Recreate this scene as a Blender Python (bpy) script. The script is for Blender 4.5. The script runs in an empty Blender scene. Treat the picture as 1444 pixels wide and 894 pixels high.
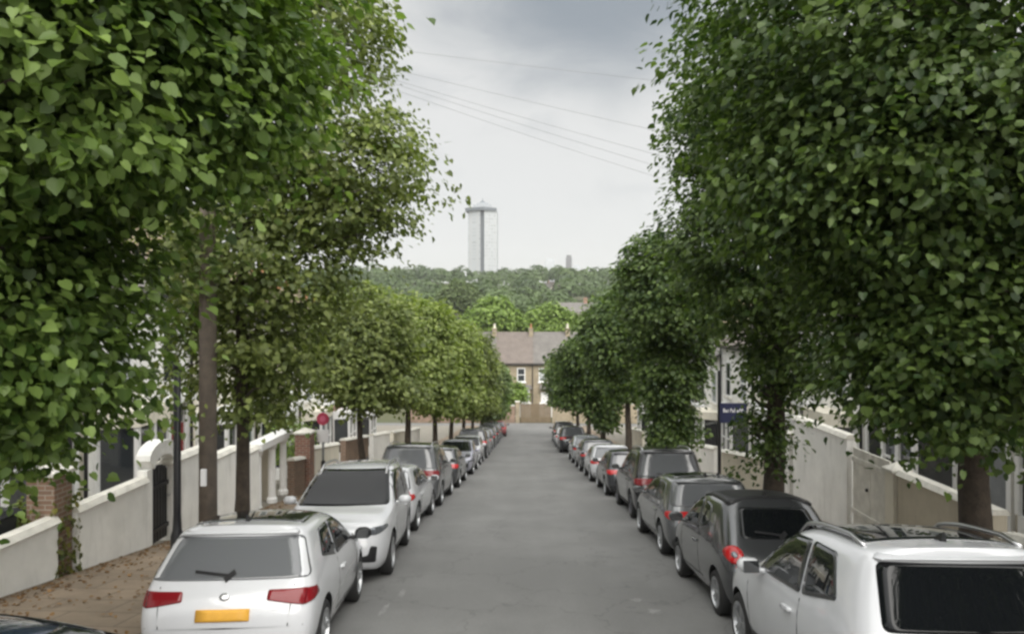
import bpy, bmesh, math, random
import numpy as np
from mathutils import Vector, Matrix
from mathutils.bvhtree import BVHTree

R = math.radians
scene = bpy.context.scene
col = scene.collection

# ------------------------------------------------------------------ camera
CAMZ = 2.6
cam_d = bpy.data.cameras.new("camera")
cam_d.sensor_width = 36.0
cam_d.lens = 36.0 * 1000 / 1444
cam_d.clip_start = 0.05
cam_d.clip_end = 9000
cam = bpy.data.objects.new("camera", cam_d)
cam.location = (0, 0, CAMZ)
cam.rotation_euler = (R(90), 0, math.atan(20 / 1000))
col.objects.link(cam)
scene.camera = cam

# ------------------------------------------------------------------ world (overcast sky)
SUN_EL, SUN_AZ = R(40), R(160)          # azimuth measured clockwise from +Y
world = bpy.data.worlds.new("World")
scene.world = world
world.use_nodes = True
nt = world.node_tree
nt.nodes.clear()
def wn(t, **kw):
    n = nt.nodes.new(t)
    for k, v in kw.items():
        setattr(n, k, v)
    return n
out = wn('ShaderNodeOutputWorld')
bg = wn('ShaderNodeBackground')
bg.inputs['Strength'].default_value = 0.1
sky = wn('ShaderNodeTexSky', sky_type='NISHITA', sun_disc=False)
sky.sun_elevation = SUN_EL
sky.sun_rotation = SUN_AZ
tc = wn('ShaderNodeTexCoord')
sep = wn('ShaderNodeSeparateXYZ')
nt.links.new(tc.outputs['Generated'], sep.inputs[0])
# flat cloud deck seen in perspective: (x, y) / (z + k)
addz = wn('ShaderNodeMath', operation='ADD'); addz.inputs[1].default_value = 0.22
nt.links.new(sep.outputs['Z'], addz.inputs[0])
dx = wn('ShaderNodeMath', operation='DIVIDE'); dy = wn('ShaderNodeMath', operation='DIVIDE')
nt.links.new(sep.outputs['X'], dx.inputs[0]); nt.links.new(addz.outputs[0], dx.inputs[1])
nt.links.new(sep.outputs['Y'], dy.inputs[0]); nt.links.new(addz.outputs[0], dy.inputs[1])
cmb = wn('ShaderNodeCombineXYZ')
nt.links.new(dx.outputs[0], cmb.inputs[0]); nt.links.new(dy.outputs[0], cmb.inputs[1])
noi = wn('ShaderNodeTexNoise'); noi.inputs['Scale'].default_value = 2.3
noi.inputs['Detail'].default_value = 6; noi.inputs['Roughness'].default_value = 0.55
noi.inputs['Distortion'].default_value = 0.5
nt.links.new(cmb.outputs[0], noi.inputs['Vector'])
# the heavy grey bank of cloud over the right-hand half of the street
dotv = wn('ShaderNodeVectorMath', operation='DISTANCE')
dotv.inputs[1].default_value = (0.088 * .6, 0.903, 0.425)
vsq = wn('ShaderNodeVectorMath', operation='MULTIPLY'); vsq.inputs[1].default_value = (.6, 1, 1)
nt.links.new(tc.outputs['Generated'], vsq.inputs[0])
nt.links.new(vsq.outputs[0], dotv.inputs[0])
bank = wn('ShaderNodeMapRange'); bank.interpolation_type = 'SMOOTHSTEP'
bank.inputs[1].default_value = 0.035; bank.inputs[2].default_value = 0.19
bank.inputs[3].default_value = 1.0; bank.inputs[4].default_value = 0.0
nsub = wn('ShaderNodeMath', operation='MULTIPLY_ADD'); nsub.inputs[1].default_value = 0.16; nsub.inputs[2].default_value = -0.08
nt.links.new(noi.outputs['Fac'], nsub.inputs[0])
dsum = wn('ShaderNodeMath', operation='ADD')
nt.links.new(dotv.outputs['Value'], dsum.inputs[0]); nt.links.new(nsub.outputs[0], dsum.inputs[1])
nt.links.new(dsum.outputs[0], bank.inputs[0])
nr = wn('ShaderNodeMapRange'); nr.interpolation_type = 'SMOOTHSTEP'
nr.inputs[1].default_value = 0.50; nr.inputs[2].default_value = 0.72
nr.inputs[3].default_value = 0.0; nr.inputs[4].default_value = 0.45
nt.links.new(noi.outputs['Fac'], nr.inputs[0])
mx = wn('ShaderNodeMath', operation='MAXIMUM')
bscale = wn('ShaderNodeMath', operation='MULTIPLY'); bscale.inputs[1].default_value = 1.0
nt.links.new(bank.outputs[0], bscale.inputs[0])
nt.links.new(bscale.outputs[0], mx.inputs[0])
# fade the clouds out towards the horizon
zf = wn('ShaderNodeMapRange'); zf.inputs[1].default_value = 0.12; zf.inputs[2].default_value = 0.30
nt.links.new(sep.outputs['Z'], zf.inputs[0])
nz = wn('ShaderNodeMath', operation='MULTIPLY')
nt.links.new(nr.outputs[0], nz.inputs[0]); nt.links.new(zf.outputs[0], nz.inputs[1])
nt.links.new(nz.outputs[0], mx.inputs[1])
cmix = wn('ShaderNodeMix', data_type='RGBA')
cmix.inputs[6].default_value = (4.6, 4.57, 4.43, 1)
cmix.inputs[7].default_value = (1.8, 2.0, 2.17, 1)
nt.links.new(mx.outputs[0], cmix.inputs[0])
# an overcast sky is brightest overhead
zen = wn('ShaderNodeMapRange'); zen.interpolation_type = 'SMOOTHSTEP'
zen.inputs[1].default_value = 0.42; zen.inputs[2].default_value = 0.95
zen.inputs[3].default_value = 1.0; zen.inputs[4].default_value = 2.4
nt.links.new(sep.outputs['Z'], zen.inputs[0])
# brighter cloud round the hidden sun, behind the camera
sdot = wn('ShaderNodeVectorMath', operation='DOT_PRODUCT')
sdot.inputs[1].default_value = (math.sin(SUN_AZ) * math.cos(SUN_EL), math.cos(SUN_AZ) * math.cos(SUN_EL), math.sin(SUN_EL))
nt.links.new(tc.outputs['Generated'], sdot.inputs[0])
glow = wn('ShaderNodeMapRange'); glow.interpolation_type = 'SMOOTHSTEP'
glow.inputs[1].default_value = -0.15; glow.inputs[2].default_value = 0.9
glow.inputs[3].default_value = 1.0; glow.inputs[4].default_value = 1.75
nt.links.new(sdot.outputs['Value'], glow.inputs[0])
zen2 = wn('ShaderNodeMath', operation='MULTIPLY')
nt.links.new(zen.outputs[0], zen2.inputs[0]); nt.links.new(glow.outputs[0], zen2.inputs[1])
zen = zen2
zmul = wn('ShaderNodeVectorMath', operation='SCALE')
nt.links.new(cmix.outputs[2], zmul.inputs[0]); nt.links.new(zen.outputs[0], zmul.inputs['Scale'])
smix = wn('ShaderNodeMix', data_type='RGBA'); smix.inputs[0].default_value = 0.93
nt.links.new(sky.outputs[0], smix.inputs[6]); nt.links.new(zmul.outputs[0], smix.inputs[7])
nt.links.new(smix.outputs[2], bg.inputs['Color'])
nt.links.new(bg.outputs[0], out.inputs['Surface'])

sun_d = bpy.data.lights.new("sun", 'SUN')
sun_d.energy = 2.0
sun_d.angle = R(64)
sun_d.color = (1.0, 0.96, 0.9)
sun = bpy.data.objects.new("sun", sun_d)
sdir = Vector((math.sin(SUN_AZ) * math.cos(SUN_EL), math.cos(SUN_AZ) * math.cos(SUN_EL), math.sin(SUN_EL)))
sun.rotation_euler = sdir.to_track_quat('Z', 'Y').to_euler()
sun.location = (0, 0, 30)
col.objects.link(sun)

vs = scene.view_settings
vs.view_transform = 'Standard'
vs.look = 'None'
vs.exposure = 0.8
vs.gamma = 1.0
vs.use_curve_mapping = False
scene.render.engine = 'CYCLES'
cy = scene.cycles
cy.use_denoising = True
cy.max_bounces = 7
cy.diffuse_bounces = 3
cy.glossy_bounces = 3
cy.transmission_bounces = 4
cy.filter_width = 2.7              # the soft lens of the photograph
scene.render.film_transparent = False

# ------------------------------------------------------------------ helpers
rng = random.Random(7)

def link(o):
    col.objects.link(o)
    return o

def tag(o, label=None, cat=None, group=None, kind=None):
    if label: o["label"] = label
    if cat: o["category"] = cat
    if group: o["group"] = group
    if kind: o["kind"] = kind
    return o

def empty(name, loc=(0, 0, 0), rot=(0, 0, 0)):
    o = bpy.data.objects.new(name, None)
    o.empty_display_size = 0.2
    o.location = loc
    o.rotation_euler = rot
    return link(o)

def me_from_bm(name, bm, mats, smooth=False):
    me = bpy.data.meshes.new(name)
    bmesh.ops.recalc_face_normals(bm, faces=bm.faces[:])
    bm.to_mesh(me)
    bm.free()
    for m in (mats if isinstance(mats, (list, tuple)) else [mats]):
        me.materials.append(m)
    if smooth:
        me.polygons.foreach_set("use_smooth", [True] * len(me.polygons))
    return me

def obj(name, bm, mats, parent=None, smooth=False):
    o = bpy.data.objects.new(name, me_from_bm(name, bm, mats, smooth))
    link(o)
    if parent is not None:
        o.parent = parent
    return o

def box(bm, x0, x1, y0, y1, z0, z1, bev=0.0, mi=0):
    if x1 < x0: x0, x1 = x1, x0
    if y1 < y0: y0, y1 = y1, y0
    if z1 < z0: z0, z1 = z1, z0
    vs_ = [bm.verts.new(p) for p in ((x0, y0, z0), (x1, y0, z0), (x1, y1, z0), (x0, y1, z0),
                                     (x0, y0, z1), (x1, y0, z1), (x1, y1, z1), (x0, y1, z1))]
    fs = []
    for q in ((0, 3, 2, 1), (4, 5, 6, 7), (0, 1, 5, 4), (1, 2, 6, 5), (2, 3, 7, 6), (3, 0, 4, 7)):
        f = bm.faces.new([vs_[i] for i in q]); f.material_index = mi; fs.append(f)
    if bev > 0:
        es = list({e for f in fs for e in f.edges})
        bmesh.ops.bevel(bm, geom=es, offset=bev, segments=2, affect='EDGES', profile=0.5)
    return fs

def hexa(bm, pts):
    """a box given by its eight corners (bottom 4 in order, top 4)"""
    v = [bm.verts.new(p) for p in pts]
    for q in ((0, 3, 2, 1), (4, 5, 6, 7), (0, 1, 5, 4), (1, 2, 6, 5), (2, 3, 7, 6), (3, 0, 4, 7)):
        bm.faces.new([v[i] for i in q])

def tube(bm, pts, radii, n=8, cap=True):
    rings = []
    pts = [Vector(p) for p in pts]
    if not isinstance(radii, (list, tuple)):
        radii = [radii] * len(pts)
    for i, p in enumerate(pts):
        d = (pts[min(i + 1, len(pts) - 1)] - pts[max(i - 1, 0)]).normalized()
        a = Vector((0, 0, 1)) if abs(d.z) < 0.9 else Vector((1, 0, 0))
        u = d.cross(a).normalized(); w = d.cross(u).normalized()
        rings.append([bm.verts.new(p + (u * math.cos(2 * math.pi * k / n) + w * math.sin(2 * math.pi * k / n)) * radii[i]) for k in range(n)])
    for a, b in zip(rings, rings[1:]):
        for k in range(n):
            bm.faces.new((a[k], a[(k + 1) % n], b[(k + 1) % n], b[k]))
    if cap:
        bm.faces.new(rings[0][::-1]); bm.faces.new(rings[-1])

def lathe(bm, prof, center=(0, 0, 0), axis='z', n=24):
    """prof: list of (radius, height)"""
    cx, cy_, cz = center
    rings = []
    for r, h in prof:
        ring = []
        for k in range(n):
            a = 2 * math.pi * k / n
            c, s = r * math.cos(a), r * math.sin(a)
            p = (cx + c, cy_ + s, cz + h) if axis == 'z' else ((cx + h, cy_ + c, cz + s) if axis == 'x' else (cx + c, cy_ + h, cz + s))
            ring.append(bm.verts.new(p))
        rings.append(ring)
    for a, b in zip(rings, rings[1:]):
        for k in range(n):
            bm.faces.new((a[k], a[(k + 1) % n], b[(k + 1) % n], b[k]))
    bm.faces.new(rings[0][::-1]); bm.faces.new(rings[-1])

# ------------------------------------------------------------------ ground profile
BOT = 94.0
def g(y):
    if y < 0:
        return -0.150 * y
    if y <= BOT:
        return -(0.150 * y - 0.0003 * y * y)
    z = -(0.150 * BOT - 0.0003 * BOT * BOT)
    if y <= 97:
        return z
    if y <= 106:
        return z + (y - 97) / 9 * 1.6
    if y <= 150:
        return z + 1.6
    if y <= 620:
        t = (y - 150) / 470
        return z + 1.6 + 40.0 * (t * t * (3 - 2 * t))
    if y <= 1400:
        return z + 41.6 + (y - 620) / 780 * 3
    return z + 44.6
def gs(y):
    return (g(y + .5) - g(y - .5))
def pz(py, d):
    """height seen at photo row py for a thing d metres down the street"""
    return CAMZ - (py - 447) / 1000 * d

# ------------------------------------------------------------------ materials
def new_mat(name):
    m = bpy.data.materials.new(name)
    m.use_nodes = True
    t = m.node_tree
    return m, t, t.nodes['Principled BSDF']

def simple(name, c, rough=0.6, metal=0.0, ior=1.45, coat=0.0, var=0.0, vscale=3.0, bump=0.0, bscale=40.0, c2=None, space='pos', streak=0.0):
    m, t, b = new_mat(name)
    b.inputs['Base Color'].default_value = (*c, 1)
    b.inputs['Roughness'].default_value = rough
    b.inputs['Metallic'].default_value = metal
    b.inputs['IOR'].default_value = ior
    b.inputs['Coat Weight'].default_value = coat
    b.inputs['Coat Roughness'].default_value = 0.04
    if var > 0 or c2 or bump > 0:
        if space == 'pos':
            src = t.nodes.new('ShaderNodeNewGeometry').outputs['Position']
        else:
            src = t.nodes.new('ShaderNodeTexCoord').outputs['Object']
    if var > 0 or c2:
        n = t.nodes.new('ShaderNodeTexNoise'); n.inputs['Scale'].default_value = vscale
        n.inputs['Detail'].default_value = 8; n.inputs['Roughness'].default_value = 0.65
        t.links.new(src, n.inputs['Vector'])
        mr = t.nodes.new('ShaderNodeMapRange'); mr.inputs[1].default_value = 0.3; mr.inputs[2].default_value = 0.7
        t.links.new(n.outputs['Fac'], mr.inputs[0])
        mixn = t.nodes.new('ShaderNodeMix'); mixn.data_type = 'RGBA'
        lo = c2 if c2 else tuple(x * (1 - var) for x in c)
        hi = c if c2 else tuple(min(1, x * (1 + var)) for x in c)
        mixn.inputs[6].default_value = (*lo, 1); mixn.inputs[7].default_value = (*hi, 1)
        t.links.new(mr.outputs[0], mixn.inputs[0])
        t.links.new(mixn.outputs[2], b.inputs['Base Color'])
        if streak > 0:
            mp = t.nodes.new('ShaderNodeMapping'); mp.inputs['Scale'].default_value = (5, 5, .7)
            t.links.new(src, mp.inputs['Vector'])
            n3 = t.nodes.new('ShaderNodeTexNoise'); n3.inputs['Scale'].default_value = 1; n3.inputs['Detail'].default_value = 9; n3.inputs['Roughness'].default_value = .7
            t.links.new(mp.outputs[0], n3.inputs['Vector'])
            m3 = t.nodes.new('ShaderNodeMapRange'); m3.inputs[1].default_value = .52; m3.inputs[2].default_value = .78; m3.inputs[4].default_value = streak
            t.links.new(n3.outputs['Fac'], m3.inputs[0])
            mx3 = t.nodes.new('ShaderNodeMix'); mx3.data_type = 'RGBA'; mx3.inputs[7].default_value = (.20, .19, .15, 1)
            t.links.new(m3.outputs[0], mx3.inputs[0]); t.links.new(mixn.outputs[2], mx3.inputs[6])
            t.links.new(mx3.outputs[2], b.inputs['Base Color'])
    if bump > 0:
        n2 = t.nodes.new('ShaderNodeTexNoise'); n2.inputs['Scale'].default_value = bscale; n2.inputs['Detail'].default_value = 6
        t.links.new(src, n2.inputs['Vector'])
        bp = t.nodes.new('ShaderNodeBump'); bp.inputs['Strength'].default_value = bump; bp.inputs['Distance'].default_value = 0.02
        t.links.new(n2.outputs['Fac'], bp.inputs['Height'])
        t.links.new(bp.outputs[0], b.inputs['Normal'])
    return m

def brick(name, c1, c2, mortar, bw=0.225, bh=0.075, ms=0.01, rough=0.85, plane='wall', offset=0.5, bump=0.4):
    m, t, b = new_mat(name)
    geo = t.nodes.new('ShaderNodeNewGeometry')
    sp = t.nodes.new('ShaderNodeSeparateXYZ'); t.links.new(geo.outputs['Position'], sp.inputs[0])
    cb = t.nodes.new('ShaderNodeCombineXYZ')
    if plane == 'wall':
        ad = t.nodes.new('ShaderNodeMath'); t.links.new(sp.outputs['X'], ad.inputs[0]); t.links.new(sp.outputs['Y'], ad.inputs[1])
        t.links.new(ad.outputs[0], cb.inputs[0]); t.links.new(sp.outputs['Z'], cb.inputs[1])
    else:
        t.links.new(sp.outputs['X'], cb.inputs[0]); t.links.new(sp.outputs['Y'], cb.inputs[1])
    br = t.nodes.new('ShaderNodeTexBrick')
    br.offset = offset
    br.inputs['Scale'].default_value = 1.0
    br.inputs['Brick Width'].default_value = bw
    br.inputs['Row Height'].default_value = bh
    br.inputs['Mortar Size'].default_value = ms
    br.inputs['Color1'].default_value = (*c1, 1); br.inputs['Color2'].default_value = (*c2, 1); br.inputs['Mortar'].default_value = (*mortar, 1)
    t.links.new(cb.outputs[0], br.inputs['Vector'])
    n = t.nodes.new('ShaderNodeTexNoise'); n.inputs['Scale'].default_value = 1.1; n.inputs['Detail'].default_value = 9
    n.inputs['Roughness'].default_value = .7
    t.links.new(geo.outputs['Position'], n.inputs['Vector'])
    mr = t.nodes.new('ShaderNodeMapRange'); mr.inputs[1].default_value = .3; mr.inputs[2].default_value = .7
    mr.inputs[3].default_value = .72; mr.inputs[4].default_value = 1.2
    t.links.new(n.outputs['Fac'], mr.inputs[0])
    vm = t.nodes.new('ShaderNodeVectorMath'); vm.operation = 'SCALE'
    t.links.new(br.outputs['Color'], vm.inputs[0]); t.links.new(mr.outputs[0], vm.inputs['Scale'])
    t.links.new(vm.outputs[0], b.inputs['Base Color'])
    b.inputs['Roughness'].default_value = rough
    bp = t.nodes.new('ShaderNodeBump'); bp.inputs['Strength'].default_value = bump; bp.inputs['Distance'].default_value = 0.01; bp.invert = True
    t.links.new(br.outputs['Fac'], bp.inputs['Height']); t.links.new(bp.outputs[0], b.inputs['Normal'])
    return m

def leaf_mat(name, dark, light, trans=0.35, rough=0.45):
    m, t, b = new_mat(name)
    at = t.nodes.new('ShaderNodeAttribute'); at.attribute_name = 'tint'
    mixn = t.nodes.new('ShaderNodeMix'); mixn.data_type = 'RGBA'
    mixn.inputs[6].default_value = (*dark, 1); mixn.inputs[7].default_value = (*light, 1)
    t.links.new(at.outputs['Fac'], mixn.inputs[0])
    t.links.new(mixn.outputs[2], b.inputs['Base Color'])
    b.inputs['Roughness'].default_value = rough
    b.inputs['IOR'].default_value = 1.4
    tr = t.nodes.new('ShaderNodeBsdfTranslucent')
    br = t.nodes.new('ShaderNodeMix'); br.data_type = 'RGBA'; br.blend_type = 'MULTIPLY'
    br.inputs[0].default_value = 1.0; br.inputs[7].default_value = (1.5, 1.7, 0.7, 1)
    t.links.new(mixn.outputs[2], br.inputs[6]); t.links.new(br.outputs[2], tr.inputs['Color'])
    ms = t.nodes.new('ShaderNodeMixShader'); ms.inputs[0].default_value = trans
    t.links.new(b.outputs[0], ms.inputs[1]); t.links.new(tr.outputs[0], ms.inputs[2])
    t.links.new(ms.outputs[0], t.nodes['Material Output'].inputs['Surface'])
    return m

M = {}
M['white_render'] = simple('white_render', (.85, .845, .815), .85, var=.09, vscale=1.6, bump=.25, bscale=60, streak=.32)
M['cream_render'] = simple('cream_render', (.72, .68, .58), .85, var=.1, vscale=1.2, bump=.25, bscale=60, streak=.32)
M['beige_render'] = simple('beige_render', (.50, .45, .36), .85, var=.12, vscale=1.5, bump=.25, bscale=60, streak=.32)
M['coping'] = simple('coping', (.66, .64, .58), .8, var=.18, vscale=4, bump=.3, bscale=50, streak=.32)
M['white_paint'] = simple('white_paint', (.78, .78, .77), .4, var=.05, vscale=5)
M['black_paint'] = simple('black_paint', (.015, .015, .017), .35, var=.1)
M['red_brick'] = brick('red_brick', (.30, .12, .075), (.22, .10, .07), (.38, .34, .29))
M['old_brick'] = brick('old_brick', (.25, .15, .10), (.19, .12, .085), (.30, .26, .21))
M['stock_brick'] = brick('stock_brick', (.33, .26, .16), (.25, .20, .13), (.36, .33, .27))
M['slate'] = brick('slate', (.155, .142, .128), (.13, .122, .112), (.06, .06, .06), bw=.3, bh=.16, ms=.008, rough=.7)
M['red_tile'] = brick('red_tile', (.165, .140, .122), (.145, .126, .112), (.08, .05, .04), bw=.22, bh=.13, ms=.008, rough=.8)
M['terracotta'] = simple('terracotta', (.36, .17, .09), .8, var=.2)
M['window_glass'] = simple('window_glass', (.03, .035, .04), .06, ior=1.9)
M['net_curtain'] = simple('net_curtain', (.38, .40, .41), .15, ior=1.6, var=.25, vscale=2)
M['bark'] = simple('bark', (.085, .066, .05), .95, c2=(.035, .028, .022), vscale=9, bump=.9, bscale=26)
M['pole_wood'] = simple('pole_wood', (.19, .155, .125), .9, c2=(.12, .10, .085), vscale=6, bump=.5, bscale=30)
M['wood_fence'] = simple('wood_fence', (.20, .15, .095), .85, c2=(.13, .10, .065), vscale=3, bump=.4)
M['lead_grey'] = simple('lead_grey', (.20, .21, .22), .6, var=.15)
M['bin_plastic'] = simple('bin_plastic', (.02, .022, .026), .5, var=.15)
M['sign_navy'] = simple('sign_navy', (.022, .026, .07), .4, var=.05)
M['sign_white'] = simple('sign_white', (.75, .75, .76), .45)
M['sign_red'] = simple('sign_red', (.42, .045, .09), .45)
M['cable'] = simple('cable', (.30, .30, .31), .6)
M['ivy'] = leaf_mat('ivy_leaf', (.05, .075, .018), (.16, .15, .03), .25)
M['leaf_lime'] = leaf_mat('leaf_lime', (.046, .086, .017), (.205, .29, .078), .38)
M['leaf_deep'] = leaf_mat('leaf_deep', (.026, .053, .012), (.140, .20, .054), .34)
M['leaf_olive'] = leaf_mat('leaf_olive', (.080, .108, .030), (.255, .295, .100), .36)
M['leaf_yellow'] = leaf_mat('leaf_yellow', (.110, .150, .036), (.270, .320, .100), .36)
M['leaf_far'] = leaf_mat('leaf_far', (.070, .105, .034), (.145, .19, .070), .22)
M['leaf_wood'] = leaf_mat('leaf_wood', (.046, .078, .024), (.100, .150, .046), .2)
M['leaf_bright'] = leaf_mat('leaf_bright', (.115, .18, .03), (.23, .32, .075), .25)
M['leaf_dry'] = leaf_mat('leaf_dry', (.085, .045, .018), (.22, .125, .05), .1, .8)

def road_mat():
    m, t, b = new_mat('asphalt')
    geo = t.nodes.new('ShaderNodeNewGeometry')
    def noise(scale, det=8, ro=.6):
        n = t.nodes.new('ShaderNodeTexNoise'); n.inputs['Scale'].default_value = scale
        n.inputs['Detail'].default_value = det; n.inputs['Roughness'].default_value = ro
        t.links.new(geo.outputs['Position'], n.inputs['Vector']); return n.outputs['Fac']
    def mr(s, a, b_, c, d):
        q = t.nodes.new('ShaderNodeMapRange'); q.inputs[1].default_value = a; q.inputs[2].default_value = b_
        q.inputs[3].default_value = c; q.inputs[4].default_value = d
        t.links.new(s, q.inputs[0]); return q.outputs[0]
    fine = mr(noise(60, 4), .3, .7, .82, 1.16)
    # long wheel tracks and patchy wear, stretched down the street
    mp = t.nodes.new('ShaderNodeMapping'); mp.inputs['Scale'].default_value = (1.3, .12, 1)
    t.links.new(geo.outputs['Position'], mp.inputs['Vector'])
    n2 = t.nodes.new('ShaderNodeTexNoise'); n2.inputs['Scale'].default_value = 1.0; n2.inputs['Detail'].default_value = 7
    t.links.new(mp.outputs[0], n2.inputs['Vector'])
    tracks = mr(n2.outputs['Fac'], .3, .7, .92, 1.07)
    patch = mr(noise(.45, 5), .42, .6, .92, 1.07)
    m1 = t.nodes.new('ShaderNodeMath'); m1.operation = 'MULTIPLY'; t.links.new(fine, m1.inputs[0]); t.links.new(tracks, m1.inputs[1])
    m2 = t.nodes.new('ShaderNodeMath'); m2.operation = 'MULTIPLY'; t.links.new(m1.outputs[0], m2.inputs[0]); t.links.new(patch, m2.inputs[1])
    vo = t.nodes.new('ShaderNodeTexVoronoi'); vo.feature = 'DISTANCE_TO_EDGE'; vo.inputs['Scale'].default_value = .55
    wv_ = t.nodes.new('ShaderNodeTexNoise'); wv_.inputs['Scale'].default_value = 2.2; wv_.inputs['Detail'].default_value = 6
    t.links.new(geo.outputs['Position'], wv_.inputs['Vector'])
    va = t.nodes.new('ShaderNodeVectorMath'); va.operation = 'MULTIPLY_ADD'; va.inputs[1].default_value = (.9, .9, .9)
    t.links.new(wv_.outputs['Color'], va.inputs[0]); t.links.new(geo.outputs['Position'], va.inputs[2])
    t.links.new(va.outputs[0], vo.inputs['Vector'])
    crack = mr(vo.outputs['Distance'], .0, .012, .72, 1.0)
    m4 = t.nodes.new('ShaderNodeMath'); m4.operation = 'MULTIPLY'; t.links.new(m2.outputs[0], m4.inputs[0]); t.links.new(crack, m4.inputs[1])
    m2 = m4
    vm = t.nodes.new('ShaderNodeVectorMath'); vm.operation = 'SCALE'
    vm.inputs[0].default_value = (.150, .150, .146)
    t.links.new(m2.outputs[0], vm.inputs['Scale']); t.links.new(vm.outputs[0], b.inputs['Base Color'])
    b.inputs['Roughness'].default_value = .8
    bp = t.nodes.new('ShaderNodeBump'); bp.inputs['Strength'].default_value = .3; bp.inputs['Distance'].default_value = .01
    t.links.new(noise(90, 3), bp.inputs['Height']); t.links.new(bp.outputs[0], b.inputs['Normal'])
    return m
M['asphalt'] = road_mat()
M['paving'] = brick('paving_slab', (.215, .165, .115), (.18, .14, .098), (.10, .08, .058), bw=.9, bh=.6, ms=.012, plane='floor', rough=.9, bump=.3)
M['kerb'] = brick('kerb_stone', (.30, .29, .27), (.25, .24, .225), (.12, .11, .10), bw=9, bh=.9, ms=.012, plane='floor', offset=0, bump=.3)
M['soil'] = simple('soil', (.09, .085, .05), .95, c2=(.06, .075, .03), vscale=.4, bump=.3, bscale=8)
M['garden'] = simple('garden_paving', (.24, .22, .19), .9, c2=(.16, .15, .12), vscale=1.5, bump=.3)
M['patch'] = simple('tar_patch', (.085, .085, .085), .85, var=.15, vscale=12, bump=.3, bscale=80)
M['worn_white'] = simple('worn_white', (.24, .24, .235), .85, c2=(.15, .15, .147), vscale=11)

# ------------------------------------------------------------------ setting: ground, road, pavements
ROADX, PAVX, FRONTX = 4.35, 7.2, 10.3

def sheet(name, mat, xs, ys, zfun, kind='structure', thick=None):
    bm = bmesh.new()
    grid = [[bm.verts.new((x, y, zfun(x, y))) for x in xs] for y in ys]
    for a, b in zip(grid, grid[1:]):
        for i in range(len(xs) - 1):
            bm.faces.new((a[i], a[i + 1], b[i + 1], b[i]))
    o = obj(name, bm, mat, smooth=True)
    o["kind"] = kind
    return o

def frange(a, b, n):
    return [a + (b - a) * i / n for i in range(n + 1)]

ys_near = frange(-30, BOT, 124)
ys_all = [-60, -45] + ys_near + [95.5, 97, 99, 101, 103, 106, 115, 130] + frange(150, 620, 60) + [760, 900, 1100, 1400, 2500, 4500, 8000]
xs_g = [-5000, -2000, -900, -400, -200, -100, -50, -25, -PAVX, -ROADX, 0, ROADX, PAVX, 25, 50, 100, 200, 400, 900, 2000, 5000]
sheet('ground', M['soil'], xs_g, ys_all, lambda x, y: g(y) - 0.012 + (0 if y < 150 else min(1, (y - 150) / 200) * 2.2 * math.sin(x * .013 + y * .01) * math.sin(x * .031 + 1.3)))
sheet('road', M['asphalt'], [-ROADX, -2, 0, 2, ROADX], ys_near, lambda x, y: g(y) + 0.02 * (1 - (x / ROADX) ** 2))
sheet('cross_road', M['asphalt'], [-60, -30, -12, -8, 8, 12, 30, 60], frange(86.4, 93.2, 12), lambda x, y: g(y) + .026)
PAV_END = 85.2
for side in (-1, 1):
    def pav(name, mat, xa, xb, dz, y0=-30, y1=PAV_END, dz2=None):
        bm = bmesh.new()
        ys = frange(y0, y1, int((y1 - y0)))
        rows = []
        for y in ys:
            rows.append([bm.verts.new((side * xa, y, g(y) - .05)), bm.verts.new((side * xa, y, g(y) + dz)),
                         bm.verts.new((side * xb, y, g(y) + (dz if dz2 is None else dz2))), bm.verts.new((side * xb, y, g(y) - .05))])
        for a, b in zip(rows, rows[1:]):
            for i in range(3):
                bm.faces.new((a[i], a[i + 1], b[i + 1], b[i]))
        bm.faces.new(rows[0]); bm.faces.new(rows[-1][::-1])
        o = obj(name, bm, mat); o["kind"] = 'structure'
        return o
    pav('kerb', M['kerb'], ROADX - .02, ROADX + .13, .12)
    pav('pavement', M['paving'], ROADX + .13, PAVX, .125, dz2=.17)
    pav('garden_ground', M['garden'], PAVX, FRONTX + 9, .15)

# repairs and worn paint on the carriageway (thin sheets just above the road)
def road_patch(name, mat, x0, x1, y0, y1, dz):
    xs, ys = frange(x0, x1, 6), frange(y0, y1, 10)
    bm = bmesh.new()
    r2 = random.Random(int(x0 * 97 + y0 * 31))
    grid = []
    for j, y in enumerate(ys):
        row = []
        for i, x in enumerate(xs):
            ex = r2.uniform(-.03, .03) if i in (0, len(xs) - 1) else 0
            row.append(bm.verts.new((x + ex, y, g(y) + .02 * (1 - (x / ROADX) ** 2) + dz)))
        grid.append(row)
    for a, b in zip(grid, grid[1:]):
        for i in range(len(xs) - 1):
            bm.faces.new((a[i], a[i + 1], b[i + 1], b[i]))
    o = obj(name, bm, mat, smooth=True); o["kind"] = 'structure'
def worn_mark(cx, cy_, w, l, seed):
    """a scrap of old paint or pale repair with a ragged edge"""
    r2 = random.Random(seed)
    bm = bmesh.new()
    n = 18
    ring = []
    for k in range(n):
        a = 2 * math.pi * k / n; q = r2.uniform(.55, 1.05)
        x, y = cx + w * q * math.cos(a), cy_ + l * q * math.sin(a)
        ring.append(bm.verts.new((x, y, g(y) + .02 * (1 - (x / ROADX) ** 2) + .005)))
    c = bm.verts.new((cx, cy_, g(cy_) + .02 * (1 - (cx / ROADX) ** 2) + .005))
    for k in range(n): bm.faces.new((c, ring[k], ring[(k + 1) % n]))
    o = obj('road_marking', bm, M['worn_white']); o["kind"] = 'structure'
for q in ((1.75, 9.7, .12, .18, 1), (-1.95, 9.7, .05, .4, 3), (-1.86, 10.6, .06, .3, 4), (1.6, 10.3, .10, .12, 5)):
    worn_mark(*q)

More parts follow.
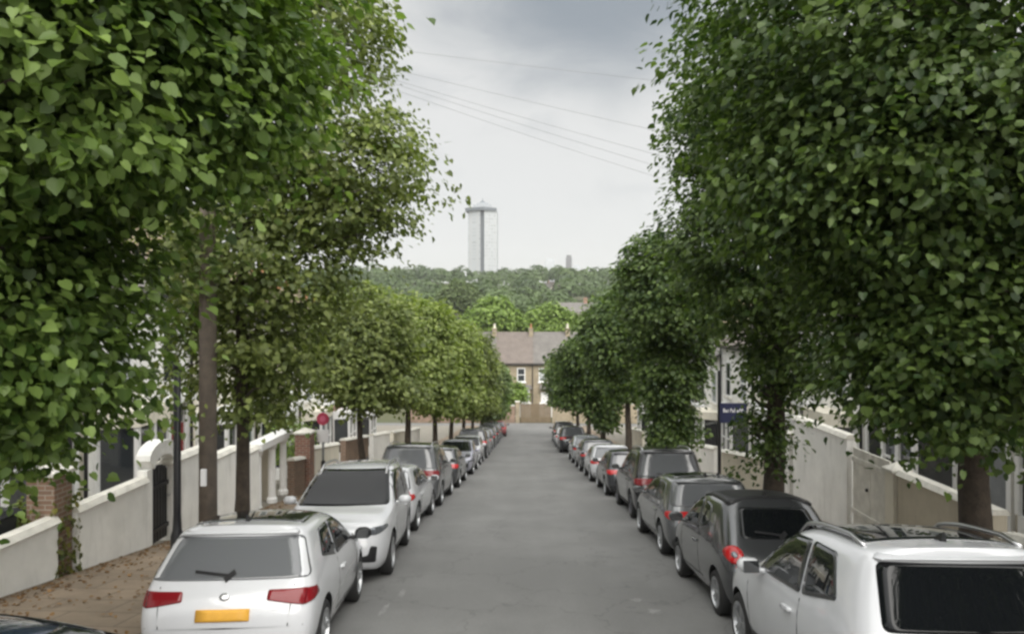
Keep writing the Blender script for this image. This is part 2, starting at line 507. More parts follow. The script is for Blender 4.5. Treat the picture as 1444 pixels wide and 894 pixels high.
# ------------------------------------------------------------------ leaves and trees
LEAF_V = np.array([(0, 0, 0), (-.10, .22, .02), (.16, .45, .06), (.58, .38, .06), (1, 0, -.12), (.58, -.38, .06), (.16, -.45, .06), (-.10, -.22, .02)])
LEAF_F = np.array([(0, 4, 3, 2, 1), (0, 7, 6, 5, 4)])
NV, NC = 8, 5

def norm(a):
    return a / np.maximum(np.linalg.norm(a, axis=1, keepdims=True), 1e-9)

def leaf_mesh(name, P, N, T, S, tint, mats, extra=None):
    n = len(P)
    N = norm(N)
    T = T - N * np.sum(T * N, axis=1, keepdims=True)
    T = norm(T)
    B = np.cross(N, T)
    L = LEAF_V
    rv = np.random.default_rng(n)
    wv = (.72 + .5 * rv.random(n))[:, None, None]; nv = (rv.normal(1.0, 1.1, n))[:, None, None]
    V = (P[:, None, :] + S[:, None, None] * (L[None, :, 0:1] * T[:, None, :] + wv * L[None, :, 1:2] * B[:, None, :] + nv * L[None, :, 2:3] * N[:, None, :]))
    V = V.reshape(-1, 3).astype(np.float32)
    F = (np.arange(n)[:, None, None] * NV + LEAF_F[None]).reshape(-1).astype(np.int32)
    me = bpy.data.meshes.new(name)
    me.vertices.add(len(V)); me.vertices.foreach_set('co', V.ravel())
    me.loops.add(len(F)); me.loops.foreach_set('vertex_index', F)
    me.polygons.add(n * 2)
    me.polygons.foreach_set('loop_start', np.arange(n * 2, dtype=np.int32) * NC)
    at = me.attributes.new('tint', 'FLOAT', 'POINT')
    at.data.foreach_set('value', np.repeat(tint, NV).astype(np.float32))
    me.update(calc_edges=True)
    me.materials.append(mats)
    return me

TIPS = []
def crown_mesh(name, lobes, n_clump, per, size, clump_r, mat, seed, shell=.55, sprig=.2, stray=0.0, lumpy=1.0, reach=.16):
    """lobes: (cx, cy, cz, rx, ry, rz). Leaves grow in clumps set mostly near the surface of each lobe; a few clumps stick out as sprigs."""
    r = np.random.default_rng(seed)
    L = np.array(lobes, float)
    L[:, 3:] = np.maximum(L[:, 3:] - clump_r * .9, L[:, 3:] * .55)
    area = (L[:, 3] * L[:, 4] + L[:, 4] * L[:, 5] + L[:, 3] * L[:, 5])
    which = r.choice(len(L), n_clump, p=area / area.sum())
    D = norm(r.normal(size=(n_clump, 3)))
    rad = shell + (1 - shell) * r.random(n_clump) ** .55
    # lumpy outline: the reach changes with direction
    ph = r.random((len(L), 6)) * 6.28
    lump = 1 + lumpy * (.10 * np.sin(3.1 * D[:, 0] + 2 * D[:, 2] + ph[which, 0]) + .09 * np.sin(5 * D[:, 1] + ph[which, 1]) * np.cos(4 * D[:, 2] + ph[which, 2]) + .07 * np.sin(8 * D[:, 0] + ph[which, 3]))
    rad = rad * lump
    sp = r.random(n_clump) < sprig
    rad = np.where(sp, rad * (1 + reach * r.random(n_clump)), rad)
    C = L[which, :3] + D * L[which, 3:] * rad[:, None]
    cl_t = r.normal(0, .2, n_clump)
    ci = np.repeat(np.arange(n_clump), per)
    n = len(ci)
    cr = clump_r * (0.6 + .8 * r.random(n_clump))
    off = np.clip(r.normal(size=(n, 3)), -1.7, 1.7) * cr[ci][:, None] * np.array([1, 1, .45])
    # a layered, hanging spray: leaves further out hang lower
    off[:, 2] -= .22 * np.sum(off[:, :2] ** 2, axis=1) / np.maximum(cr[ci], .01)
    P = C[ci] + off
    st = r.random(n) < stray
    P[st] += r.normal(size=(st.sum(), 3)) * clump_r * .8
    O = D[ci]
    N = .6 * O + np.array([0, 0, .75]) + r.normal(size=(n, 3)) * .38
    T = .6 * O + np.array([0, 0, -.45]) + norm(off) * .5 + r.normal(size=(n, 3)) * .45
    S = size * (.5 + .7 * r.random(n))
    tint = np.clip(.42 + cl_t[ci] + r.normal(0, .26, n), 0, 1)
    TIPS[:] = [(L[w, :3], c) for w, c in list(zip(which, C))[:70]]
    return leaf_mesh(name, P, N, T, S, tint, mat)

def trunk_bm(h, r0, lobes, seed, lean=(0, 0), limbs=26, rmin=.012, base=(0, 0, 0)):
    """tapered trunk with a flared foot and limbs running out into the lobes"""
    rr = random.Random(seed)
    bm = bmesh.new()
    top = max(c[2] + .35 * c[5] for c in lobes)
    n = 9
    pts, rad = [], []
    for i in range(n + 1):
        f = i / n
        z = top * f
        pts.append((lean[0] * f + rr.uniform(-.05, .05) * (0 < i < n), lean[1] * f + rr.uniform(-.05, .05) * (0 < i < n), z - .06 * (i == 0)))
        rad.append(max(rmin * 2, r0 * (1 - .82 * f ** .9) * (1.28 if i == 0 else 1)))
    tube(bm, pts, rad, 12)
    for k in range(limbs):
        L = rr.choice(lobes)
        while True:
            d = Vector((rr.uniform(-1, 1), rr.uniform(-1, 1), rr.uniform(-.7, 1)))
            if .2 < d.length < 1: break
        d.normalize()
        e = Vector((L[0] + d.x * L[3] * .85, L[1] + d.y * L[4] * .85, L[2] + d.z * L[5] * .85))
        f = min(.95, max(h / top, (e.z - .45 * math.hypot(e.x, e.y)) / top))
        s = Vector((lean[0] * f, lean[1] * f, top * f))
        rb = max(rmin * 1.5, r0 * (1 - .82 * f ** .9) * .5)
        mid = s.lerp(e, .5) + Vector((rr.uniform(-.15, .15), rr.uniform(-.15, .15), .18 * (e - s).length * .5))
        q = [s, s.lerp(mid, .5) + Vector((0, 0, .04)), mid, mid.lerp(e, .55) + Vector((0, 0, .05)), e]
        tube(bm, q, [rb, rb * .8, rb * .55, rb * .35, rmin * .6], 6)
    return bm

def tree(name, x, y, lobes_world, trunk_r, fork, mat, seed, n_clump, per, size, clump_r, label, group, limbs=26, ivy=None, **kw):
    z0 = g(y) + .14
    root = empty(name, (x, y, z0))
    lobes = [(a - x, b - y, c - z0, d, e, f) for a, b, c, d, e, f in lobes_world]
    me = crown_mesh('crown', lobes, n_clump, per, size, clump_r, mat, seed, **kw)
    tb = trunk_bm(fork, trunk_r, lobes, seed, limbs=limbs)
    for a, b in (TIPS if y < 30 else ()):
        a, b = Vector(a), Vector(b)
        p = a.lerp(b, .25)
        tube(tb, [p, p.lerp(b, .5) + Vector((0, 0, .05)), b, b + (b - a).normalized() * .15], [.022, .014, .007, .003], 5)
    obj('trunk', tb, M['bark'], root, smooth=True)
    c = link(bpy.data.objects.new('crown', me)); c.parent = root
    tag(root, label, 'tree', group)
    return root

GT = 'street trees along both pavements'
# the big near trees: every leaf is a leaf
tree('lime_tree', -5.0, 5.4, [(-4.4, 5.5, 5.1, 2.6, 2.4, 2.3), (-5.1, 5.8, 2.75, 1.85, 1.6, 1.6), (-3.2, 6.0, 4.75, 1.65, 1.4, 1.1), (-5.0, 6.0, 2.3, 1.5, 1.4, 1.15)],
     .19, 2.0, M['leaf_lime'], 11, 1350, 84, .093, .30, 'broad-leaved bright green tree overhanging the white wall with the ivy covered brick pier', GT, limbs=40, shell=.5, lumpy=1.3, reach=.16)
tree('lime_tree', 5.15, 8.3, [(5.3, 8.2, 5.8, 3.25, 2.9, 3.2), (4.8, 8.2, 2.9, 1.5, 1.5, 1.75), (4.0, 7.9, 4.4, 1.7, 1.8, 1.5), (4.5, 7.5, 2.35, 1.3, 1.2, 1.2), (6.8, 7.8, 4.1, 2.3, 2.2, 2.2)],
     .20, 2.0, M['leaf_deep'], 23, 1800, 80, .090, .30, 'large dark leafy tree with a thick trunk beside the white car with roof rails', GT, limbs=44, shell=.5, lumpy=1.3, reach=.17)
tree('lime_tree', -4.9, 12.1, [(-4.35, 12.1, 7.9, 2.25, 2.1, 1.9), (-3.2, 12.0, 5.45, 1.75, 1.8, 1.05), (-4.65, 12.1, 3.9, 2.05, 2.0, 1.7), (-4.75, 12.1, 2.15, 1.6, 1.6, 1.45), (-3.0, 11.9, 4.4, 1.2, 1.3, .7)],
     .135, 2.2, M['leaf_olive'], 37, 900, 46, .098, .26, 'tall olive green tree with a slim dark trunk just past the wooden telegraph pole', GT, limbs=40, shell=.45, sprig=.5, lumpy=1.5, reach=.26)
tree('lime_tree', 5.1, 14.6, [(5.0, 14.5, 4.35, 2.3, 2.3, 2.1), (5.1, 14.6, 6.5, 2.2, 2.2, 2.2), (5.2, 14.5, 2.1, .95, 1.0, 1.3), (4.85, 14.4, .35, .5, .5, 1.1)],
     .24, 2.0, M['leaf_deep'], 41, 950, 50, .105, .25, 'dark tree whose stout trunk sprouts leaves low down beside the navy board', GT, limbs=34)
tree('lime_tree', 4.95, 24.2, [(4.9, 24.2, 3.4, 2.1, 2.1, 2.2), (4.95, 24.2, .9, 1.25, 1.2, 1.7), (4.95, 24.2, -.9, 1.0, 1.0, 1.3)],
     .2, 1.0, M['leaf_deep'], 43, 1000, 30, .14, .23, 'tree clothed in leaves nearly to its foot behind the navy board', GT, limbs=24)
tree('lime_tree', 4.9, 34, [(4.6, 34, 2.0, 2.2, 2.3, 2.1), (4.8, 34, 0, 1.3, 1.3, 1.5)],
     .2, 2.0, M['leaf_deep'], 47, 640, 28, .18, .28, 'rounded tree between the tree leafy to its foot and the hanging column tree', GT, limbs=18)
tree('lime_tree', 4.8, 44.5, [(4.4, 44.5, .2, 2.4, 2.4, 2.2), (4.85, 44.3, -2.4, 1.3, 1.3, 2.1), (3.3, 44.5, -1.5, 1.5, 1.5, 1.2)],
     .2, 2.0, M['leaf_deep'], 53, 700, 28, .2, .3, 'tree with a dark hanging column of leaves above the far white car', GT, limbs=16)
tree('lime_tree', 4.9, 56, [(4.4, 56, -1.6, 2.5, 2.3, 2.3), (4.1, 56, -3.7, 1.9, 1.8, 1.2)],
     .2, 2.2, M['leaf_deep'], 59, 520, 26, .24, .34, 'second tree from the bottom of the hill on the pavement with the navy board', GT, limbs=14)
tree('lime_tree', 4.9, 67.5, [(4.4, 67.5, -2.8, 2.6, 2.4, 2.5), (4.1, 67.5, -4.9, 2.0, 1.9, 1.2)],
     .2, 2.2, M['leaf_far'], 61, 450, 26, .27, .38, 'last tree at the bottom of the hill on the pavement with the navy board', GT, limbs=12)
tree('lime_tree', 5.6, 1.4, [(6.0, 1.4, 4.3, 2.3, 2.0, 2.3), (5.4, 1.0, 5.6, 2.2, 2.0, 1.8)],
     .2, 2.0, M['leaf_deep'], 29, 620, 60, .11, .32, 'dark tree mirrored in the rear window of the white car with roof rails', GT, limbs=20)
left_far = [
    (21.6, -5.05, [(-5.1, 21.6, 1.9, 1.8, 1.9, 1.9), (-4.6, 21.6, .6, 1.5, 1.6, .9)], 'leaf_olive', 'slim tree behind the red topped road sign'),
    (29.5, -4.95, [(-4.7, 29.5, 1.6, 2.15, 2.2, 2.2), (-4.5, 29.5, -.2, 1.8, 1.8, 1.1)], 'leaf_yellow', 'yellowish green rounded tree next after the tree by the road sign'),
    (38, -4.9, [(-4.6, 38, .9, 2.2, 2.3, 2.3), (-4.3, 38, -1.5, 1.9, 1.9, 1.2)], 'leaf_yellow', 'yellowish green tree third after the tree with the slim dark trunk'),
    (46.5, -4.9, [(-4.4, 46.5, .0, 2.3, 2.3, 2.4), (-4.1, 46.5, -2.6, 2.0, 1.9, 1.3)], 'leaf_olive', 'greyish olive tree at the middle of the row facing the hanging column tree'),
    (55.5, -4.9, [(-4.2, 55.5, -1.2, 2.4, 2.4, 2.4), (-4.0, 55.5, -3.8, 2.0, 2.0, 1.5)], 'leaf_olive', 'greyish olive tree third from the bottom on the side with the telegraph pole'),
    (65, -4.9, [(-4.0, 65, -2.8, 2.4, 2.4, 2.3), (-3.9, 65, -5.3, 2.0, 2.0, 1.4)], 'leaf_far', 'tree next to last at the bottom on the side with the telegraph pole'),
    (75, -4.7, [(-3.6, 75, -4.2, 2.2, 2.3, 2.4), (-3.7, 75, -6.8, 1.9, 2.0, 1.6)], 'leaf_lime', 'last tree by the brick pier at the bottom on the side with the telegraph pole'),
]
for i, (y, x, lobes, mt, lab) in enumerate(left_far):
    tree('lime_tree', x, y, lobes, .13 if i == 0 else .17, 2.3, M[mt], 71 + i, [700, 760, 640, 560, 480, 420, 420][i], 28, [.14, .16, .19, .22, .25, .28, .3][i], [.26, .28, .3, .33, .36, .38, .4][i], lab, GT, limbs=16)

# ------------------------------------------------------------------ cars
C_GLASS = simple('car_glass', (.012, .014, .016), .02, ior=2.1)
C_SCREEN = simple('windscreen_glass', (.005, .006, .007), .02, ior=1.34)
C_REAR = simple('rear_glass_sky_tint', (.115, .12, .127), .03, ior=1.7)  # pale grey base colour paints in the sky reflected by the rear windows
C_DARKGLASS = simple('privacy_glass', (.006, .007, .008), .015, ior=1.42)
C_BLACK = simple('black_trim', (.012, .012, .013), .45, var=.05)
C_TYRE = simple('tyre_rubber', (.018, .018, .018), .85, var=.2, vscale=8)
C_RIM = simple('alloy_rim', (.42, .43, .44), .3, metal=.8)
C_RIMD = simple('dark_alloy', (.10, .10, .11), .35, metal=.7)
C_RED = simple('tail_lens', (.42, .012, .014), .14, ior=1.45, coat=.25)
C_DRED = simple('dark_tail_lens', (.17, .008, .012), .14, ior=1.4, coat=.15)
C_LAMP = simple('clear_lens', (.14, .15, .165), .08, metal=.5, coat=.8)
C_ORANGE = simple('amber_lens', (.75, .10, .02), .2, coat=.5)
C_YPLATE = simple('yellow_plate', (.62, .33, .045), .5, var=.1, vscale=10)
C_WPLATE = simple('white_plate', (.72, .72, .70), .5, var=.06, vscale=10)
C_CHROME = simple('satin_chrome', (.55, .55, .56), .32, metal=1.0)
C_LINE = simple('shut_line', (.02, .02, .02), .8)

def paint(name, c, metal=.0, rough=.25):
    return simple(name, c, rough, metal=metal, coat=1.0, var=.03, vscale=2.0, space='obj')
PAINT = {
    'white': paint('white_paintwork', (.54, .55, .57)),
    'pearl': paint('pearl_paintwork', (.54, .55, .57)),
    'silver': paint('silver_paintwork', (.42, .44, .46), .5),
    'grey': paint('grey_paintwork', (.070, .073, .077), .5),
    'midgrey': paint('mid_grey_paintwork', (.135, .14, .145), .5),
    'dark': paint('charcoal_paintwork', (.035, .037, .042), .3),
    'black': paint('black_paintwork', (.012, .012, .014), .1),
    'navy': paint('navy_paintwork', (.018, .028, .055), .3),
    'red': paint('red_paintwork', (.26, .045, .05), .1),
    'blue': paint('blue_paintwork', (.08, .12, .20), .3),
    'lilac': paint('pale_lilac_paintwork', (.36, .36, .42), .4),
}

SPECS = {
    # L length, W width, H height, zb belt, zh bonnet nose, yrb rear window base, yrr rear roof edge, yrf roof front, ycw cowl (from the tail)
    'hatch':   dict(L=4.05, W=1.79, H=1.44, zb=.94, zh=.76, yrb=.12, yrr=.52, yrf=2.05, ycw=2.92, wr=.315, wf=.80, wy=.70),
    'golf':    dict(L=4.25, W=1.80, H=1.47, zb=.95, zh=.76, yrb=.13, yrr=.42, yrf=2.15, ycw=3.05, wr=.32, wf=.84, wy=.78),
    'suv':     dict(L=4.45, W=1.86, H=1.70, zb=1.06, zh=.95, yrb=.14, yrr=.42, yrf=2.25, ycw=3.12, wr=.35, wf=.88, wy=.82),
    'tallsuv': dict(L=4.55, W=1.90, H=1.80, zb=1.10, zh=1.0, yrb=.12, yrr=.34, yrf=2.35, ycw=3.22, wr=.36, wf=.88, wy=.84),
    'retro':   dict(L=3.58, W=1.64, H=1.50, zb=.95, zh=.78, yrb=.14, yrr=.66, yrf=1.95, ycw=2.75, wr=.29, wf=.62, wy=.60),
    'citysuv': dict(L=3.85, W=1.88, H=1.60, zb=1.02, zh=.92, yrb=.12, yrr=.38, yrf=1.85, ycw=2.55, wr=.32, wf=.72, wy=.62),
    'saloon':  dict(L=4.55, W=1.80, H=1.45, zb=.95, zh=.74, yrb=.62, yrr=1.20, yrf=2.45, ycw=3.30, wr=.32, wf=.88, wy=.98),
}
ROWW = [.86, .955, 1.0, 1.0, .955, .865, .785, .70]
COLF = [-1, -.55, 0, .55, 1]

def body_mesh(key, sp):
    L, W, H, zb, zh = sp['L'], sp['W'] / 2, sp['H'], sp['zb'], sp['zh']
    yrb, yrr, yrf, ycw = sp['yrb'], sp['yrr'], sp['yrf'], sp['ycw']
    retro = key == 'retro'
    saloon = key == 'saloon'
    up = [zb, zb + .52 * (H - zb), H - .075, H]
    z0 = [.19, .28, .55, zb - .17]
    def lerp(a, b, t): return a + (b - a) * t
    zc = zb + .03
    S = []   # each station: (ys[8], zs[8], width mult[8], crown)
    if saloon:   # a short boot behind the cabin
        S.append(([.10, .02, 0, .02, .05, .10, .16, .2], z0 + [zb - .02, zb + .0, zb + .02, zb + .03], [.86] * 4 + [.84, .86, .90, .9], .01))
        S.append(([.30] * 8, z0 + [zb - .01, zb + .015, zb + .035, zb + .045], [.97] * 4 + [.96, .96, .98, 1], .015))
        S.append(([yrb] * 8, z0 + [zb, zb + .02, zb + .04, zb + .05], [1] * 8, .015))
        S.append(([yrr + .05] * 4 + [yrr - .1, yrr - .18, yrr - .05, yrr], z0 + up, [1] * 8, .03))
    else:
        m = .88 if retro else .91
        S.append(([.12, .04, 0, .03, yrb, lerp(yrb, yrr, .5), yrr - .06, yrr - .01], z0 + up, [m, m, m + .01, m + .01, m + .015, m + .02, m + .03, m + .04], .025))
        S.append(([.26, .22, .2, .22, yrb + .2, lerp(yrb, yrr, .5) + .2, yrr + .14, yrr + .18], z0 + up, [.985] * 4 + [.985] * 4, .035))
        S.append(([max(.8, yrr + .45)] * 8, z0 + up, [1] * 8, .045))
    ym = lerp(yrr, yrf, .58)
    up2 = [zb, up[1], H - .07 + .01, H + .012]
    S.append(([ym] * 8, z0 + up2, [1] * 8, .045))
    up3 = [zb, up[1], H - .085, H - .02]
    S.append(([ycw - .3] * 4 + [ycw - .22, lerp(yrf, ycw, .42), yrf + .10, yrf], z0 + up3, [1] * 4 + [1, .99, .98, .97], .04))
    S.append(([ycw + .02] * 4 + [ycw + .02, ycw + .03, ycw + .0, ycw - .04], z0 + [zb - .01, zb + .012, zc + .0, zc + .02], [1] * 4 + [.985, 1.03, 1.06, 1.08], .03))
    yh = lerp(ycw, L, .5)
    zm = lerp(zc + .02, zh, .42)
    S.append(([yh] * 8, [.19, .28, .55, zm - .2, zm - .055, zm - .025, zm - .005, zm], [.985] * 4 + [.97, 1.0, 1.04, 1.05], .02))
    S.append(([L - .34] * 8, [.19, .28, .52, zh - .18, zh - .06, zh - .03, zh - .01, zh], [.95] * 4 + [.92, .97, 1.0, 1.0], .02))
    S.append(([L - .12, L - .03, L, L - .03, L - .08, L - .13, L - .18, L - .22], [.21, .29, .48, zh - .22, zh - .11, zh - .07, zh - .04, zh - .02], [.80] * 4 + [.80, .85, .90, .92], .015))
    bm = bmesh.new()
    nk, nj, ni = len(S), 8, 5
    vd = {}
    def vert(i, j, k):
        key_ = (i, j, k)
        if key_ in vd: return vd[key_]
        ys, zs, ms, cr = S[k]
        f = COLF[i]
        w = W * ROWW[j] * ms[j]
        x = f * w
        y = ys[j]; z = zs[j]
        if j == 7: z += cr * (1 - f * f)
        if k == 0: y -= .055 * (1 - f * f)
        if k == nk - 1: y += .085 * (1 - f * f)
        if j == 7 and k in (nk - 4, nk - 5): y += .07 * (1 - f * f)
        vd[key_] = bm.verts.new((x, y - L / 2, z))
        return vd[key_]
    def quad(a, b, c, d): bm.faces.new((vert(*a), vert(*b), vert(*c), vert(*d)))
    for k in range(nk - 1):
        for j in range(nj - 1):
            quad((0, j, k), (0, j, k + 1), (0, j + 1, k + 1), (0, j + 1, k))
            quad((4, j, k), (4, j + 1, k), (4, j + 1, k + 1), (4, j, k + 1))
        for i in range(ni - 1):
            quad((i, 0, k), (i + 1, 0, k), (i + 1, 0, k + 1), (i, 0, k + 1))
            quad((i, 7, k), (i, 7, k + 1), (i + 1, 7, k + 1), (i + 1, 7, k))
    for k in (0, nk - 1):
        for j in range(nj - 1):
            for i in range(ni - 1):
                quad((i, j, k), (i, j + 1, k), (i + 1, j + 1, k), (i + 1, j, k))
    bmesh.ops.recalc_face_normals(bm, faces=bm.faces[:])
    cl = bm.edges.layers.float.new('crease_edge')
    for k in range(nk - 1):
        for i, jj, c in ((0, 4, .35), (4, 4, .35), (0, 0, .6), (4, 0, .6), (0, 2, .15), (4, 2, .15)):
            a, b = vd[(i, jj, k)], vd[(i, jj, k + 1)]
            e = bm.edges.get((a, b))
            if e: e[cl] = c
    if not saloon:      # crisp rear roof lip
        for i in range(4):
            e = bm.edges.get((vd[(i, 7, 0)], vd[(i + 1, 7, 0)]))
            if e: e[cl] = .65
    me = bpy.data.meshes.new('body'); bm.to_mesh(me); bm.free()
    o = link(bpy.data.objects.new('body_tmp', me))
    s = o.modifiers.new('s', 'SUBSURF'); s.levels = 2; s.render_levels = 2
    # wheel arches
    bmc = bmesh.new()
    for yw in (sp['wy'] - L / 2, L / 2 - sp['wf']):
        for sx in (-1, 1):
            lathe(bmc, [(sp['wr'] + .055, -.26), (sp['wr'] + .055, .26)], (sx * (W - .06), yw, sp['wr'] + .01), 'x', 32)
    bmesh.ops.recalc_face_normals(bmc, faces=bmc.faces[:])
    for f in bmc.faces: f.material_index = 1
    mc = bpy.data.meshes.new('cut'); bmc.to_mesh(mc); bmc.free()
    for q in (me, mc):
        q.materials.append(PAINT['white']); q.materials.append(C_BLACK)
    oc = link(bpy.data.objects.new('cut_tmp', mc))
    bpy.context.view_layer.update()
    dg = bpy.context.evaluated_depsgraph_get()
    smooth_me = bpy.data.meshes.new_from_object(o.evaluated_get(dg))
    bvh = BVHTree.FromPolygons([v.co.copy() for v in smooth_me.vertices], [tuple(p.vertices) for p in smooth_me.polygons])
    b = o.modifiers.new('b', 'BOOLEAN'); b.object = oc; b.operation = 'DIFFERENCE'; b.solver = 'EXACT'
    bpy.context.view_layer.update()
    dg = bpy.context.evaluated_depsgraph_get()
    fin = bpy.data.meshes.new_from_object(o.evaluated_get(dg))
    fin.polygons.foreach_set('use_smooth', [True] * len(fin.polygons))
    if len(fin.materials) == 0:
        fin.materials.append(PAINT['white']); fin.materials.append(C_BLACK)
    bpy.data.objects.remove(o); bpy.data.objects.remove(oc)
    try:
        fin.set_sharp_from_angle(angle=R(40))
    except Exception:
        pass
    fin.name = 'car_body'
    return fin, bvh

def round_poly(pts, r=.05, seg=4):
    out_ = []
    n = len(pts)
    for i in range(n):
        p0, p1, p2 = Vector(pts[i - 1]), Vector(pts[i]), Vector(pts[(i + 1) % n])
        a, b = (p0 - p1), (p2 - p1)
        rr = min(r, a.length * .45, b.length * .45)
        A = p1 + a.normalized() * rr; B = p1 + b.normalized() * rr
        for k in range(seg + 1):
            t = k / seg
            out_.append((A * (1 - t) ** 2 + p1 * 2 * t * (1 - t) + B * t ** 2))
    return out_

def resample(pts, step):
    out_ = []
    n = len(pts)
    for i in range(n):
        a, b = Vector(pts[i]), Vector(pts[(i + 1) % n])
        k = max(1, int((b - a).length / step))
        for q in range(k): out_.append(a.lerp(b, q / k))
    return out_

AX = {'left': (Vector((-4, 0, 0)), Vector((1, 0, 0))), 'right': (Vector((4, 0, 0)), Vector((-1, 0, 0))),
      'rear': (Vector((0, -6, 0)), Vector((0, 1, 0))), 'front': (Vector((0, 6, 0)), Vector((0, -1, 0))), 'top': (Vector((0, 0, 5)), Vector((0, 0, -1)))}

def patch(bm, bvh, axis, poly, off=.006, r=.05, step=.07, rings=5, mi=0):
    """a panel laid over the body: outline in the view plane of AXIS, thrown on to the body surface, with a turned-in rim"""
    pts = resample(round_poly(poly, r), step)
    c = sum(pts, Vector((0, 0))) / len(pts)
    org, d = AX[axis]
    def hit(p):
        o = org.copy()
        if axis in ('left', 'right'): o.y, o.z = p[0], p[1]
        elif axis in ('rear', 'front'): o.x, o.z = p[0], p[1]
        else: o.x, o.y = p[0], p[1]
        h, nn, _, _ = bvh.ray_cast(o, d)
        if h is None:
            q = o + d * (-org.dot(d) * .75)
            h, nn, _, _ = bvh.find_nearest(q)
        if nn.dot(d) > 0: nn = -nn
        return h, nn
    h, nn = hit(c)
    cv = bm.verts.new(h + nn * off)
    prev = None
    n = len(pts)
    for k in range(1, rings + 1):
        f = k / rings
        ring = []
        for p in pts:
            h, nn = hit(c.lerp(p, f))
            ring.append(bm.verts.new(h + nn * off))
        if prev is None:
            for i in range(n):
                bm.faces.new((cv, ring[i], ring[(i + 1) % n])).material_index = mi
        else:
            for i in range(n):
                bm.faces.new((prev[i], ring[i], ring[(i + 1) % n], prev[(i + 1) % n])).material_index = mi
        prev = ring
    ring = []
    for p in pts:
        h, nn = hit(c.lerp(p, 1.0))
        ring.append(bm.verts.new(h - nn * .012))
    for i in range(n):
        bm.faces.new((prev[i], ring[i], ring[(i + 1) % n], prev[(i + 1) % n])).material_index = mi

def strip_patch(bm, bvh, axis, pts, w=.012, off=.003):
    for a, b in zip(pts, pts[1:]):
        a, b = Vector(a), Vector(b)
        d = (b - a).normalized(); nrm = Vector((-d.y, d.x)) * w / 2
        patch(bm, bvh, axis, [a - nrm, b - nrm, b + nrm, a + nrm], off=off, r=.001, step=.12, rings=1)

def wheel_meshes(r, w, rimmat, spokes=5):
    bm = bmesh.new()
    lathe(bm, [(r * .66, -w / 2), (r * .93, -w / 2), (r, -w / 2 + .03), (r, w / 2 - .03), (r * .93, w / 2), (r * .70, w / 2), (r * .68, w / 2 - .02), (r * .66, -w / 2)], (0, 0, 0), 'x', 36)
    ty = me_from_bm('tyre', bm, C_TYRE, True)
    bm = bmesh.new()
    lathe(bm, [(r * .70, w / 2 - .055), (r * .705, w / 2 + .004), (r * .64, w / 2 + .006), (r * .60, w / 2 - .03), (r * .58, w / 2 - .07)], (0, 0, 0), 'x', 36)
    lathe(bm, [(r * .15, w / 2 - .06), (r * .16, w / 2 - .012), (r * .10, w / 2 - .004)], (0, 0, 0), 'x', 20)
    for k in range(spokes):
        for da in (-.13, .13) if spokes <= 6 else (0,):
            a = 2 * math.pi * k / spokes
            b0, b1 = a + da * .5, a + da
            ww = r * .055
            def P(rad, ang, s, x):
                return (x, rad * math.cos(ang) - s * math.sin(ang), rad * math.sin(ang) + s * math.cos(ang))
            hexa(bm, [P(r * .12, b0, -ww, w / 2 - .06), P(r * .63, b1, -ww, w / 2 - .05), P(r * .63, b1, ww, w / 2 - .05), P(r * .12, b0, ww, w / 2 - .06),
                      P(r * .12, b0, -ww, w / 2 - .018), P(r * .63, b1, -ww, w / 2 - .004), P(r * .63, b1, ww, w / 2 - .004), P(r * .12, b0, ww, w / 2 - .018)])
    rim = me_from_bm('rim', bm, rimmat, False)
    bm = bmesh.new()
    lathe(bm, [(r * .6, w / 2 - .10), (r * .6, w / 2 - .085)], (0, 0, 0), 'x', 24)
    hub = me_from_bm('brake_disc', bm, C_BLACK, False)
    return ty, rim, hub

